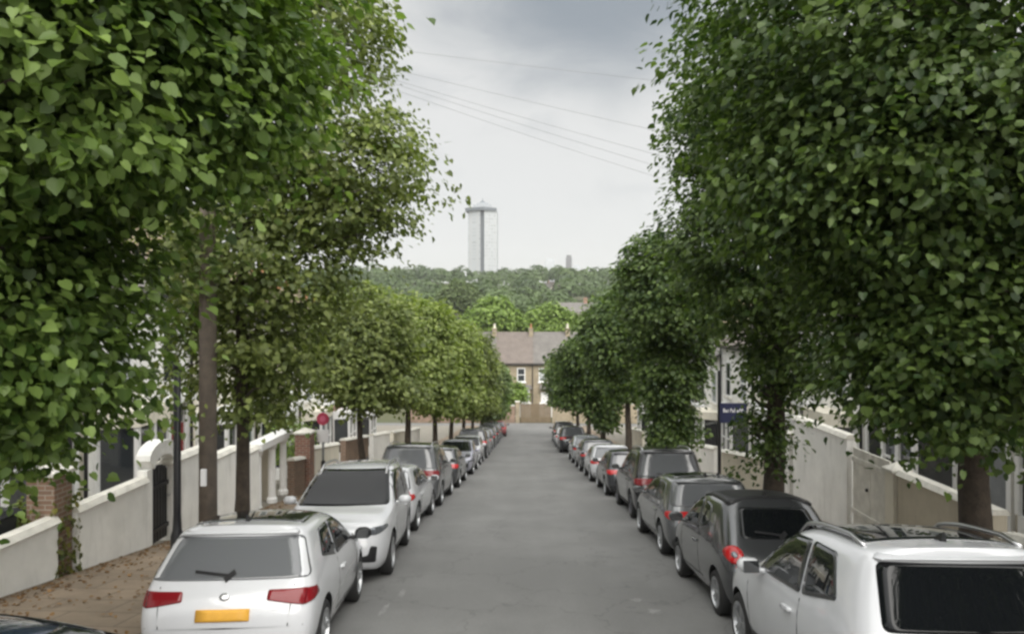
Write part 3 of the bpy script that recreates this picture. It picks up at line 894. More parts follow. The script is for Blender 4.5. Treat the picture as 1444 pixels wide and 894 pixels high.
def build_proto(key):
    """all part meshes of a body style, in car coordinates (nose to +Y, wheels on z = 0)"""
    sp = SPECS[key]
    L, W, H, zb, zh = sp['L'], sp['W'] / 2, sp['H'], sp['zb'], sp['zh']
    body, bvh = body_mesh(key, sp)
    Y = lambda y: y - L / 2
    yrb, yrr, yrf, ycw = sp['yrb'], sp['yrr'], sp['yrf'], sp['ycw']
    parts = []
    def add(name, mat, fn, smooth=True, sub=None):
        bm = bmesh.new(); fn(bm)
        parts.append((name, me_from_bm(name, bm, mat, smooth), sub))
    saloon, retro, tall = key == 'saloon', key == 'retro', key in ('suv', 'tallsuv', 'citysuv')
    zt = H - .10
    # windscreen and rear window
    wt, wb_ = W * .70, W * .86
    add('windscreen', C_SCREEN, lambda bm: patch(bm, bvh, 'front', [(-wb_, zb + .045), (wb_, zb + .045), (wt, H - .055), (-wt, H - .055)], r=.06, step=.05, rings=8))
    if saloon:
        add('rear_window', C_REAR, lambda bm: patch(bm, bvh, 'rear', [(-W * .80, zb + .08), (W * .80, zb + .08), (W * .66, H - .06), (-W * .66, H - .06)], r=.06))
    else:
        a = {'retro': (.66, .56), 'hatch': (.90, .74), 'citysuv': (.77, .69)}.get(key, (.87, .745))
        zlo = zb + (.03 if not retro else .10)
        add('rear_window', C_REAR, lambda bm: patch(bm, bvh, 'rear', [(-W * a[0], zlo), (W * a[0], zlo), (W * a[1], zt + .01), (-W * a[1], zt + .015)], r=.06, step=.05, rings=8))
        # spoiler lip and rear wiper
        def spo(bm):
            z1 = H - .035
            hexa(bm, [(-W * .68, Y(yrr - .13), z1 - .035), (W * .68, Y(yrr - .13), z1 - .035), (W * .72, Y(yrr + .1), z1 - .05), (-W * .72, Y(yrr + .1), z1 - .05),
                      (-W * .66, Y(yrr - .11), z1 - .004), (W * .66, Y(yrr - .11), z1 - .004), (W * .66, Y(yrr + .14), z1 + .022), (-W * .66, Y(yrr + .14), z1 + .022)])
            bmesh.ops.bevel(bm, geom=bm.edges[:], offset=.012, segments=2, affect='EDGES')
        if not retro:
            parts.append(('spoiler', None, None)); bm = bmesh.new(); spo(bm)
            parts[-1] = ('spoiler', me_from_bm('spoiler', bm, PAINT['white'], True), None)
        def wip(bm):
            strip_patch(bm, bvh, 'rear', [(.02, zlo + .035), (-.34, zlo + .075)], w=.022, off=.022)
            strip_patch(bm, bvh, 'rear', [(-.03, zlo + .0), (.06, zlo + .07)], w=.05, off=.02)
        add('rear_wiper', C_BLACK, wip, False)
    # side windows
    wl = zb + .035
    ya, yb = Y(ycw - .12), Y(yrf + .16)
    yq = Y(yrr + (.22 if not saloon else .10))
    yb2 = Y((yrf + yrr) / 2 - (.02 if key not in ('retro', 'hatch', 'citysuv') else -.25))
    ymid = yb2
    for s in ('left', 'right'):
        if retro:
            add('side_window', C_GLASS, lambda bm: patch(bm, bvh, s, [(ymid + .03, wl), (ya - .02, wl), (yb - .06, zt + .0), (ymid + .03, zt + .02)], r=.07))
            add('side_window', C_GLASS, lambda bm: patch(bm, bvh, s, [(yq + .16, wl + .10), (ymid - .05, wl), (ymid - .05, zt + .02), (yq + .24, zt - .02)], r=.09))
        elif key in ('hatch', 'citysuv'):   # three-door
            add('side_window', C_GLASS, lambda bm: patch(bm, bvh, s, [(ymid - .06, wl), (ya, wl), (yb - .04, zt + .005), (ymid - .06, zt + .02)], r=.05))
            add('side_window', C_GLASS, lambda bm: patch(bm, bvh, s, [(yq + .0, wl + .10), (ymid - .10, wl), (ymid - .10, zt + .02), (yq + .18, zt + .0)], r=.06))
        else:
            add('side_window', C_GLASS, lambda bm: patch(bm, bvh, s, [(ymid + .04, wl), (ya, wl), (yb - .04, zt + .005), (ymid + .04, zt + .02)], r=.05))
            add('side_window', C_GLASS, lambda bm: patch(bm, bvh, s, [(yq + .42, wl), (ymid - .02, wl), (ymid - .02, zt + .02), (yq + .46, zt + .015)], r=.04))
            if not saloon:
                add('quarter_window', C_GLASS, lambda bm: patch(bm, bvh, s, [(yq + .02, wl + .09), (yq + .38, wl), (yq + .42, zt + .01), (yq + .16, zt - .01)], r=.06))
    # shut lines, handles
    lo = .36
    yd0 = Y(sp['wy'] + sp['wr'] + .10)
    yd1 = Y(L - sp['wf'] - sp['wr'] - .09)
    for s in ('left', 'right'):
        def gaps(bm):
            two = key in ('hatch', 'retro', 'citysuv')
            ym_ = ymid - (.08 if two else 0)
            strip_patch(bm, bvh, s, [(yd1, lo), (yd1 + .01, zb - .05)])
            strip_patch(bm, bvh, s, [(ym_, lo), (ym_, zb)])
            strip_patch(bm, bvh, s, [(yd0 - (.0 if not two else -.3), lo), (yd1, lo)])
            if not two:
                strip_patch(bm, bvh, s, [(yd0, lo), (yd0 - .02, .62), (yq + .36, zb)])
        add('door_gap', C_LINE, gaps, False)
        hs = [ymid + .16] if key in ('hatch', 'retro', 'citysuv') else [ymid + .16, yq + .56]
        for hy in hs:
            add('door_handle', PAINT['white'], lambda bm: patch(bm, bvh, s, [(hy - .1, zb - .16), (hy + .1, zb - .16), (hy + .1, zb - .125), (hy - .1, zb - .125)], off=.035, r=.015, step=.04, rings=2))
    # lamps
    for sx, s in ((-1, 'left'), (1, 'right')):
        def tail(bm):
            if retro:
                patch(bm, bvh, 'rear', [(sx * (W * .80) + .105 * math.cos(t), .86 + .105 * math.sin(t)) for t in [i * math.pi / 6 for i in range(12)]], off=.02, r=.02, step=.03, rings=4)
                return
            if tall:
                z1_, z2_ = zb - .20, zb - .02
                patch(bm, bvh, 'rear', [(sx * W * .50, z1_ + .05), (sx * W * .86, z1_), (sx * W * .85, z2_), (sx * W * .52, z2_ - .03)], off=.012, r=.03, step=.05)
            else:
                z1_, z2_ = zb - .21, zb - .06
                patch(bm, bvh, 'rear', [(sx * W * .46, z1_ + .06), (sx * W * .87, z1_), (sx * W * .88, z2_), (sx * W * .47, z2_)], off=.012, r=.02, step=.05)
            patch(bm, bvh, s, [(Y(.055), z1_), (Y(.34), z1_ + .07), (Y(.30), z2_ - .01), (Y(.06), z2_)], off=.01, r=.02, step=.05)
        add('taillight', C_RED, tail)
        if retro:
            add('reversing_lamp', C_LAMP, lambda bm: patch(bm, bvh, 'rear', [(sx * (W * .80) + .036 * math.cos(t), .86 + .036 * math.sin(t)) for t in [i * math.pi / 5 for i in range(10)]], off=.026, r=.01, step=.02, rings=2))
        def head(bm):
            if retro:
                patch(bm, bvh, 'front', [(sx * W * .64 + .13 * math.cos(t), zh - .13 + .13 * math.sin(t)) for t in [i * math.pi / 6 for i in range(12)]], off=.015, r=.03, step=.04)
                return
            z1_, z2_ = zh - .215, zh - .085
            patch(bm, bvh, 'front', [(sx * W * .42, z1_ + .03), (sx * W * .79, z1_ + .02), (sx * W * .78, z2_), (sx * W * .46, z2_ - .04)], off=.012, r=.03, step=.05)
            patch(bm, bvh, s, [(Y(L - .10), z1_ + .02), (Y(L - .48), z2_ - .02), (Y(L - .46), z2_ + .02), (Y(L - .12), z2_)], off=.01, r=.02, step=.05)
        add('headlight', C_LAMP, head)
        def fog(bm):
            patch(bm, bvh, 'front', [(sx * W * .52, .36), (sx * W * .78, .34), (sx * W * .80, .58), (sx * W * .70, .60), (sx * W * .66, .46), (sx * W * .54, .44)], off=.008, r=.03, step=.05)
        add('air_intake', C_BLACK, fog)
        # wing mirror
        def mir(bm):
            yv, zv = Y(ycw - .28), zb + .09
            bmesh.ops.create_icosphere(bm, subdivisions=3, radius=1)
            for v in bm.verts:
                v.co = Vector((sx * (W + .10) + v.co.x * .115, yv + v.co.y * .085 + (.03 if v.co.y > 0 else 0), zv + max(-.8, min(.85, v.co.z)) * .085))
            tube(bm, [(sx * (W - .12), yv, zb + .02), (sx * (W + .03), yv, zv - .04)], .03, 6)
        add('wing_mirror', PAINT['white'], mir)
        add('mirror_glass', C_GLASS, lambda bm: box(bm, sx * (W + .02), sx * (W + .18), Y(ycw - .28) - .088, Y(ycw - .28) - .083, zb + .03, zb + .15, .002), False)
    # grille, bumpers, plates, badges
    add('grille', C_BLACK, lambda bm: patch(bm, bvh, 'front', [(-W * .36, zh - .36), (W * .36, zh - .36), (W * .42, zh - .15), (-W * .42, zh - .15)], off=.008, r=.04))
    add('front_lower_grille', C_BLACK, lambda bm: patch(bm, bvh, 'front', [(-W * .44, .27), (W * .44, .27), (W * .40, .40), (-W * .40, .40)], off=.008, r=.04))
    add('rear_bumper_trim', C_BLACK, lambda bm: patch(bm, bvh, 'rear', [(-W * .84, .24), (W * .84, .24), (W * .86, .40 if not tall else .50), (-W * .86, .40 if not tall else .50)], off=.008, r=.05))
    zp = (zb - .275) if not retro else .62
    if tall: zp = zb - .36
    add('rear_plate', C_YPLATE, lambda bm: patch(bm, bvh, 'rear', [(-.26, zp - .056), (.26, zp - .056), (.26, zp + .056), (-.26, zp + .056)], off=.016, r=.01, rings=2))
    add('badge', C_CHROME, lambda bm: patch(bm, bvh, 'rear', [(.05 * math.cos(t), (zb - .11 if not retro else .80) + .034 * math.sin(t)) for t in [i * math.pi / 6 for i in range(12)]], off=.014, r=.01, step=.02, rings=2))
    add('front_badge', C_CHROME, lambda bm: patch(bm, bvh, 'front', [(.065 * math.cos(t), zh - .2 + .055 * math.sin(t)) for t in [i * math.pi / 6 for i in range(12)]], off=.02, r=.01, step=.02, rings=2))
    add('front_plate', C_WPLATE, lambda bm: patch(bm, bvh, 'front', [(-.26, .44), (.26, .44), (.26, .55), (-.26, .55)], off=.02, r=.01, rings=2))
    add('bumper_gap', C_LINE, lambda bm: (strip_patch(bm, bvh, 'rear', [(-W * .86, zp - .12), (W * .86, zp - .12)], w=.012),
                                          strip_patch(bm, bvh, 'rear', [(-W * .70, zp - .12), (-W * .74, zb - .02)], w=.01), strip_patch(bm, bvh, 'rear', [(W * .70, zp - .12), (W * .74, zb - .02)], w=.01)), False)
    if tall:
        for sx in (-1, 1):
            def rail(bm):
                pts = []
                for k in range(13):
                    f = k / 12
                    y = Y(yrr + .18 + (yrf - yrr - .1) * f)
                    h, n_, _, _ = bvh.ray_cast(Vector((sx * W * .66, y, 5)), Vector((0, 0, -1)))
                    lift = .055 * min(1, 6 * f, 6 * (1 - f))
                    pts.append(h + Vector((0, 0, lift)))
                tube(bm, pts, .02, 8)
            add('roof_rail', C_CHROME, rail)
        for s in ('left', 'right'):
            def sills(bm):
                patch(bm, bvh, s, [(Y(sp['wy'] + sp['wr'] + .1), .25), (Y(L - sp['wf'] - sp['wr'] - .1), .25), (Y(L - sp['wf'] - sp['wr'] - .1), .36), (Y(sp['wy'] + sp['wr'] + .1), .36)], off=.006, r=.03, step=.15, rings=2)
            add('sill_trim', C_BLACK, sills)
    def belly(bm):
        box(bm, -W * .70, W * .70, Y(sp['wy'] + sp['wr'] + .03), Y(L - sp['wf'] - sp['wr'] - .03), .13, .30, .03)
        box(bm, -W * .52, W * .52, Y(.22), Y(L - .25), .16, .30, .03)
    add('underbody', C_BLACK, belly, False)
    def fin(bm):
        h, n_, _, _ = bvh.ray_cast(Vector((0, Y(yrr + .22), 5)), Vector((0, 0, -1)))
        v = [bm.verts.new(h + Vector(p)) for p in ((-.025, -.06, -.01), (.025, -.06, -.01), (.012, .12, -.01), (-.012, .12, -.01), (-.006, -.07, .075), (.006, -.07, .075))]
        for q in ((0, 1, 5, 4), (1, 2, 5), (0, 4, 3), (4, 5, 2, 3), (0, 3, 2, 1)):
            bm.faces.new([v[i] for i in q])
    add('aerial', C_BLACK, fin, False)
    extra = {}
    def ext(name, mat, fn):
        bm = bmesh.new(); fn(bm); extra[name] = (name, me_from_bm(name, bm, mat, True), None)
    ext('sunroof', C_GLASS, lambda bm: patch(bm, bvh, 'top', [(-W * .66, Y(yrr + .24)), (W * .66, Y(yrr + .24)), (W * .64, Y(yrf - .04)), (-W * .64, Y(yrf - .04))], off=.006, r=.06, step=.1))
    ext('fabric_roof', C_BLACK, lambda bm: patch(bm, bvh, 'top', [(-W * .72, Y(yrr - .03)), (W * .72, Y(yrr - .03)), (W * .70, Y(yrf - .02)), (-W * .70, Y(yrf - .02))], off=.02, r=.1, step=.08))
    ext('seat_back', C_BLACK, lambda bm: None) if False else None
    wheels = []
    for yw in (sp['wy'] - L / 2, L / 2 - sp['wf']):
        for sx in (-1, 1):
            wheels.append((sx, (sx * (W - .125), yw, sp['wr'])))
    return dict(body=body, parts=parts, extra=extra, wheels=wheels, sp=sp, wm=wheel_meshes(sp['wr'], .21, C_RIM, 5), wmd=wheel_meshes(sp['wr'], .21, C_RIMD, 10))

PROTO = {}
RECOLOUR = ('spoiler', 'door_handle', 'wing_mirror')
def car(style, x, y0, colour, label, facing=1, yaw=0.0, extras=(), rims='wm', mirror=None, tail=None, skip=(), name='parked_car', glass=None):
    """y0 = the end nearer the camera"""
    if style not in PROTO: PROTO[style] = build_proto(style)
    p = PROTO[style]
    L = p['sp']['L']
    yc = y0 + L / 2
    slope = math.atan(gs(yc))
    cs = .02 * (1 - (x / ROADX) ** 2)
    root = empty(name, (x, yc, g(yc) + cs), ((slope if facing > 0 else -slope), 0, (0 if facing > 0 else math.pi) + yaw))
    pm = PAINT[colour]
    def put(nm, me, parent, mat=None):
        o = bpy.data.objects.new(nm, me); link(o); o.parent = parent
        if mat is not None:
            o.material_slots[0].link = 'OBJECT'; o.material_slots[0].material = mat
        return o
    put('body', p['body'], root, pm)
    mir_parent = {}
    last_mirror = None
    for nm, me, _ in p['parts']:
        if nm in skip: continue
        mt = None
        if nm in RECOLOUR: mt = pm
        if nm == 'wing_mirror' and mirror: mt = mirror
        if nm == 'taillight' and tail: mt = tail
        if nm == 'rear_window' and glass: mt = glass
        o = put(nm, me, last_mirror if nm == 'mirror_glass' and last_mirror else root, mt)
        if nm == 'wing_mirror': last_mirror = o
    for e in extras:
        nm, me, _ = p['extra'][e]
        put(nm, me, root)
    ty, rim, hub = p[rims]
    for sx, loc in p['wheels']:
        w = empty('wheel', loc, (0, 0, 0 if sx > 0 else math.pi)); w.parent = root
        put('tyre', ty, w); put('rim', rim, w); put('brake_disc', hub, w)
    tag(root, label, 'car', 'cars parked along both kerbs')
    return root

# --- left row, from the camera down the hill
car('hatch', -3.45, 1.98, 'navy', 'dark blue car nearest the camera with only its roof in view')
car('hatch', -3.17, 6.85, 'white', 'white three door hatchback with black glass roof and orange yellow plate', extras=('sunroof',), mirror=C_BLACK, tail=C_DRED, yaw=R(5))
car('suv', -3.26, 11.0, 'white', 'white sport utility car facing the camera behind the white hatchback', facing=-1, yaw=R(4), skip=('rear_wiper',))
car('golf', -3.42, 15.8, 'pearl', 'white hatchback with a red tail lamp behind the camera-facing white car')
car('tallsuv', -3.45, 20.3, 'midgrey', 'grey sport utility car with roof rails on the telegraph pole side', tail=C_DRED)
car('golf', -3.35, 25.6, 'grey', 'dark grey hatchback between the grey sport utility car and the lilac saloon')
car('saloon', -3.25, 31.0, 'lilac', 'pale lilac grey saloon facing up the hill', facing=-1)
car('hatch', -3.25, 36.4, 'pearl', 'whitish hatchback facing up the hill beyond the lilac saloon', facing=-1)
car('suv', -3.2, 41.2, 'dark', 'charcoal sport utility car halfway down the telegraph pole side')
car('golf', -3.2, 46.6, 'silver', 'silver hatchback far down the telegraph pole side')
car('hatch', -3.15, 51.7, 'black', 'black hatchback far down the telegraph pole side')
car('golf', -3.1, 56.5, 'grey', 'dark grey hatchback two cars before the far red car')
car('saloon', -3.1, 61.4, 'midgrey', 'mid grey saloon just before the far red car')
car('hatch', -2.75, 66.6, 'red', 'red car near the bottom of the hill')
# --- right row
car('citysuv', 3.34, 4.95, 'white', 'white car with silver roof rails and dark panoramic roof nearest the camera', extras=('sunroof',), skip=('rear_wiper',), glass=C_DARKGLASS)
car('retro', 3.36, 9.0, 'grey', 'small rounded grey car with black fabric roof and round red lamps', extras=('fabric_roof',), glass=C_DARKGLASS)
car('golf', 3.5, 13.1, 'midgrey', 'grey hatchback with glass roof in front of the small rounded car', extras=('sunroof',))
car('tallsuv', 3.7, 18.0, 'black', 'tall black sport utility car with pale rear window', tail=C_DRED, rims='wmd')
car('golf', 3.55, 23.3, 'dark', 'charcoal hatchback just beyond the tall black car')
car('hatch', 3.45, 28.2, 'pearl', 'white hatchback two cars beyond the tall black car')
car('golf', 3.4, 32.9, 'grey', 'dark grey hatchback under the tree leafy to its foot')
car('saloon', 3.36, 37.8, 'silver', 'silver saloon last before the gap on the navy board side')
car('suv', 3.10, 46.6, 'dark', 'charcoal sport utility car just past the gap on the navy board side')
car('hatch', 3.05, 52.2, 'white', 'white hatchback parked beyond the gap, before the far black car')
car('suv', 3.1, 57.4, 'black', 'black sport utility car furthest down on the navy board side')

# ------------------------------------------------------------------ houses
def house(side, y0, y1, wall_m, roof_m, label, brickband=False, door_m=None, bay=True, hn=0, eaves=5.9):
    ym = (y0 + y1) / 2
    w = y1 - y0
    zb = g(ym) + .10
    root = empty('terraced_house', (side * FRONTX, ym, zb))
    X = lambda v: -side * v          # v grows towards the street
    h = w / 2 - .004
    def bx(bm, u0, u1, v0, v1, z0, z1, bev=0): return box(bm, X(v0), X(v1), u0, u1, z0, z1, bev)
    bm = bmesh.new(); bx(bm, -h, h, -8.5, 0, -1.2, eaves)
    obj('wall', bm, wall_m, root)
    bm = bmesh.new()
    rise, ov = 2.5, .3
    for s, (va, vb) in enumerate(((ov, -4.25), (-8.5 - ov, -4.25))):
        za = eaves - .02; zr = eaves + rise
        p = [(X(va), -h, za), (X(va), h, za), (X(vb), h, zr), (X(vb), -h, zr)]
        q = [(a, b, c + .12) for a, b, c in p]
        hexa(bm, p + q)
    roof = obj('roof', bm, roof_m, root)
    bm = bmesh.new(); bx(bm, h - .55, h, -5.3, -3.2, eaves + rise - 1.3, eaves + rise + 1.15, .01); bx(bm, h - .6, h + .0, -5.36, -3.14, eaves + rise + 1.15, eaves + rise + 1.25)
    ch = obj('chimney', bm, M['stock_brick'], roof)
    bm = bmesh.new()
    for k in range(4): lathe(bm, [(.11, 0), (.13, .05), (.10, .12), (.10, .45), (.12, .48)], (X(-4.95 + .47 * k), h - .28, eaves + rise + 1.24), 'z', 10)
    obj('chimney_pot', bm, M['terracotta'], roof)
    bm = bmesh.new()
    for k in range(2): bx(bm, -h, h, ov - .02 + .0, ov + .1, eaves - .06, eaves + .04)
    bm.free(); bm = bmesh.new(); bx(bm, -h, h, ov - .1, ov + .03, eaves - .12, eaves - .03)
    obj('gutter', bm, M['black_paint'], root)
    def window(u, z, ww, hh, v=0.0, parent=root):
        bm = bmesh.new(); f = .07
        for a in ((u - ww / 2, u - ww / 2 + f, z, z + hh), (u + ww / 2 - f, u + ww / 2, z, z + hh), (u - ww / 2 + f, u + ww / 2 - f, z, z + f),
                  (u - ww / 2 + f, u + ww / 2 - f, z + hh - f, z + hh), (u - ww / 2 + f, u + ww / 2 - f, z + hh * .5 - .03, z + hh * .5 + .03)):
            bx(bm, a[0], a[1], v - .03, v + .06, a[2], a[3])
        fr = obj('window', bm, M['white_paint'], parent)
        bm = bmesh.new(); bx(bm, u - ww / 2 + f * .5, u + ww / 2 - f * .5, v - .02, v + .02, z + f * .5, z + hh - f * .5)
        obj('pane', bm, M['window_glass'] if (int(u * 7 + z * 3) % 3 == 0) else M['net_curtain'], fr)
        bm = bmesh.new(); bx(bm, u - ww / 2 - .1, u + ww / 2 + .1, v - .02, v + .12, z - .1, z - .003, .01)
        obj('sill', bm, M['coping'], fr)
    window(-w * .24, 3.35, 1.05, 1.75); window(w * .24, 3.35, .95, 1.75)
    if bay:
        ub = -w * .2
        bay_parts = []
        for z0_, z1_, gr in ((-1.0, .75, 0), (2.55, 2.95, .06)):
            bm = bmesh.new()
            a, b, dv = 1.25 + gr, .75 + gr, .8 + gr
            hexa(bm, [(X(.0), ub - a, z0_), (X(.0), ub + a, z0_), (X(dv), ub + b, z0_), (X(dv), ub - b, z0_),
                      (X(.0), ub - a, z1_), (X(.0), ub + a, z1_), (X(dv), ub + b, z1_), (X(dv), ub - b, z1_)])
            bay_parts.append(bm)
        bm_ = M['white_paint'] if wall_m is not M['white_render'] else M['cream_render']
        bw = obj('bay_window', bay_parts[0], bm_, root)
        obj('cornice', bay_parts[1], bm_, bw)
        bm = bmesh.new()
        a, b, dv = 1.19, .71, .74
        hexa(bm, [(X(.0), ub - a, .75), (X(.0), ub + a, .75), (X(dv), ub + b, .75), (X(dv), ub - b, .75),
                  (X(.0), ub - a, 2.55), (X(.0), ub + a, 2.55), (X(dv), ub + b, 2.55), (X(dv), ub - b, 2.55)])
        obj('pane', bm, M['window_glass'], bw)
        bm = bmesh.new()
        for u_, v_ in ((-.75, .77), (.75, .77), (0, .77), (-1.22, .04), (1.22, .04)):
            bx(bm, ub + u_ - .06, ub + u_ + .06, v_ - .06, v_ + .05, .75, 2.55)
        bx(bm, ub - .71, ub + .71, .73, .79, 1.6, 1.66)
        obj('mullion', bm, M['white_paint'], bw)
    ud = w * .30
    bm = bmesh.new(); bx(bm, ud - .62, ud - .47, -.02, .10, -.3, 2.75); bx(bm, ud + .47, ud + .62, -.02, .10, -.3, 2.75); bx(bm, ud - .72, ud + .72, -.02, .34, 2.75, 2.95, .02)
    obj('door_surround', bm, M['white_paint'], root)
    bm = bmesh.new(); bx(bm, ud - .46, ud + .46, -.02, .05, -.3, 2.1, .004)
    d = obj('door', bm, door_m or M['black_paint'], root)
    bm = bmesh.new(); bx(bm, ud + .30, ud + .36, .05, .10, .95, 1.1, .01)
    obj('handle', bm, C_CHROME, d)
    bm = bmesh.new(); bx(bm, ud - .44, ud + .44, -.02, .03, 2.14, 2.7)
    obj('fanlight', bm, M['window_glass'], root)
    bm = bmesh.new(); tube(bm, [(X(.09), h - .15, -.4), (X(.09), h - .15, eaves - .1)], .045, 8)
    obj('drainpipe', bm, M['black_paint'], root)
    tag(root, label, 'house', 'terraced houses down both sides')
    return root

D_RED = simple('red_door', (.22, .02, .02), .35); D_BLUE = simple('blue_door', (.03, .06, .14), .35); D_GREEN = simple('green_door', (.02, .08, .05), .35)
WR, CR, BR, SB, RB = M['white_render'], M['cream_render'], M['beige_render'], M['stock_brick'], M['red_brick']
HL = [(6.0, 11.2, WR, 'white rendered house behind the wheelie bin and the ivy covered pier'),
      (11.2, 16.4, CR, 'cream rendered house behind the black garden gate'),
      (16.4, 21.6, WR, 'white rendered house behind the slim trunk past the telegraph pole'),
      (21.6, 26.8, CR, 'cream house behind the red topped road sign'),
      (26.8, 32.0, BR, 'beige house second beyond the red topped road sign'),
      (32.0, 37.2, WR, 'white house third beyond the red topped road sign'),
      (37.2, 42.4, RB, 'red brick house level with the charcoal car on the telegraph pole side'),
      (42.4, 47.6, CR, 'cream house level with the silver hatchback on the telegraph pole side')]
for i, (a, b, m_, lab) in enumerate(HL):
    house(-1, a, b, m_, M['slate'] if i % 3 else M['red_tile'], lab, door_m=[D_BLUE, None, D_RED, D_GREEN][i % 4])
HR = [(6.4, 11.6, CR, 'cream house behind the thick trunk of the large dark tree'),
      (11.6, 16.8, BR, 'beige house between the thick trunk and the leaf sprouting trunk'),
      (16.8, 22.0, WR, 'white house behind the leaf sprouting trunk'),
      (22.0, 27.2, WR, 'white house behind the navy board'),
      (27.2, 32.4, CR, 'cream house just past the navy board'),
      (32.4, 37.6, WR, 'white house behind the rounded tree past the navy board'),
      (37.6, 42.8, WR, 'white house before the hanging column tree'),
      (42.8, 48.0, SB, 'yellow brick house behind the hanging column tree'),
      (48.0, 53.2, RB, 'red brick house next after the hanging column tree'),
      (53.2, 58.4, CR, 'cream house next but one after the hanging column tree'),
      (58.4, 63.6, RB, 'red brick house near the bottom on the navy board side')]
for i, (a, b, m_, lab) in enumerate(HR):
    house(1, a, b, m_, M['slate'] if (i + 1) % 3 else M['red_tile'], lab, door_m=[M['white_paint'], M['lead_grey'], None, D_BLUE][i % 4])

# ------------------------------------------------------------------ garden walls
GW = 'front garden walls'
def garden_wall(side, y0, y1, top, mat, label, th=.22, cope=True, step=None, x=None, slope=False):
    xo = side * (x or PAVX + .12)
    zb = g(y0) + .17
    root = empty('garden_wall', (xo, y0, zb))
    bm = bmesh.new()
    segs = step or [(y0, y1, top)]
    for a, b, t in segs:
        t2 = t + (g(b) - g(a)) if slope else t
        hexa(bm, [(-th / 2, a - y0, g(a) - .2 - zb), (th / 2, a - y0, g(a) - .2 - zb), (th / 2, b - y0, g(b) - .2 - zb), (-th / 2, b - y0, g(b) - .2 - zb),
                  (-th / 2, a - y0, t - zb), (th / 2, a - y0, t - zb), (th / 2, b - y0, t2 - zb), (-th / 2, b - y0, t2 - zb)])
    obj('wall_face', bm, mat, root)
    if cope:
        bm = bmesh.new()
        for a, b, t in segs:
            t2 = t + (g(b) - g(a)) if slope else t
            e = .05
            hexa(bm, [(-th / 2 - e, a - y0 - .02, t - zb + .002), (th / 2 + e, a - y0 - .02, t - zb + .002), (th / 2 + e, b - y0 + .02, t2 - zb + .002), (-th / 2 - e, b - y0 + .02, t2 - zb + .002),
                      (-th / 2 + .02, a - y0 - .02, t - zb + .09), (th / 2 - .02, a - y0 - .02, t - zb + .09), (th / 2 - .02, b - y0 + .02, t2 - zb + .09), (-th / 2 + .02, b - y0 + .02, t2 - zb + .09)])
        obj('coping', bm, M['coping'], root)
    return tag(root, label, 'wall', GW)

def pier(side, y, w, top, mat, label, cap=True, x=None, capm=None):
    xo = side * (x or PAVX + .12)
    zb = g(y) + .16
    root = empty('gate_pier', (xo, y, zb))
    bm = bmesh.new(); box(bm, -w / 2, w / 2, -w / 2, w / 2, -.3, top - zb, .008)
    obj('shaft', bm, mat, root)
    if cap:
        bm = bmesh.new(); e = w / 2 + .05
        box(bm, -e, e, -e, e, top - zb + .002, top - zb + .07, .01)
        v = [bm.verts.new(p) for p in ((-e + .02, -e + .02, top - zb + .07), (e - .02, -e + .02, top - zb + .07), (e - .02, e - .02, top - zb + .07), (-e + .02, e - .02, top - zb + .07), (0, 0, top - zb + .2))]
        for i in range(4): bm.faces.new((v[i], v[(i + 1) % 4], v[4]))
        obj('cap', bm, capm or M['coping'], root)
    return tag(root, label, 'pier', 'gate piers')

garden_wall(-1, 5.5, 10.78, pz(757, 10.2), WR, 'low white wall nearest the camera in front of the wheelie bin')
p_ = pier(-1, 11.02, .44, pz(672, 11), M['old_brick'], 'old brick pier with ivy at its foot between two white walls', cap=True, x=PAVX + .3)
# ivy on the pier
def ivy_on(root, n, zmax, w, seed, mat):
    r = np.random.default_rng(seed)
    side = r.integers(0, 4, n)
    P = np.zeros((n, 3)); N = np.zeros((n, 3))
    t = (r.random(n) - .5) * w * 1.25
    hgt = zmax * r.random(n) ** 1.7
    o = w / 2 + .03 + .06 * r.random(n)
    for k, (a, b) in enumerate(((1, 0), (-1, 0), (0, 1), (0, -1))):
        q = side == k
        P[q, 0] = a * o[q] + (t[q] if a == 0 else 0); P[q, 1] = b * o[q] + (t[q] if b == 0 else 0)
        N[q] = (a, b, .35)
    P[:, 2] = hgt
    N += r.normal(size=(n, 3)) * .35
    me = leaf_mesh('ivy', P, N, np.array([0, 0, -1.]) + r.normal(size=(n, 3)) * .5, .05 + .05 * r.random(n), np.clip(r.normal(.5, .28, n), 0, 1), mat)
    c = link(bpy.data.objects.new('ivy', me)); c.parent = root
ivy_on(p_, 420, 1.25, .46, 5, M['ivy'])
garden_wall(-1, 11.26, 13.35, pz(704, 12.2), WR, 'white wall with pale coping before the black garden gate')
pier(-1, 13.47, .2, pz(664, 13.5), WR, 'slim white pier hinging the black garden gate', cap=False)
pier(-1, 14.42, .3, pz(656, 14.4), WR, 'white pier on the far side of the black garden gate')
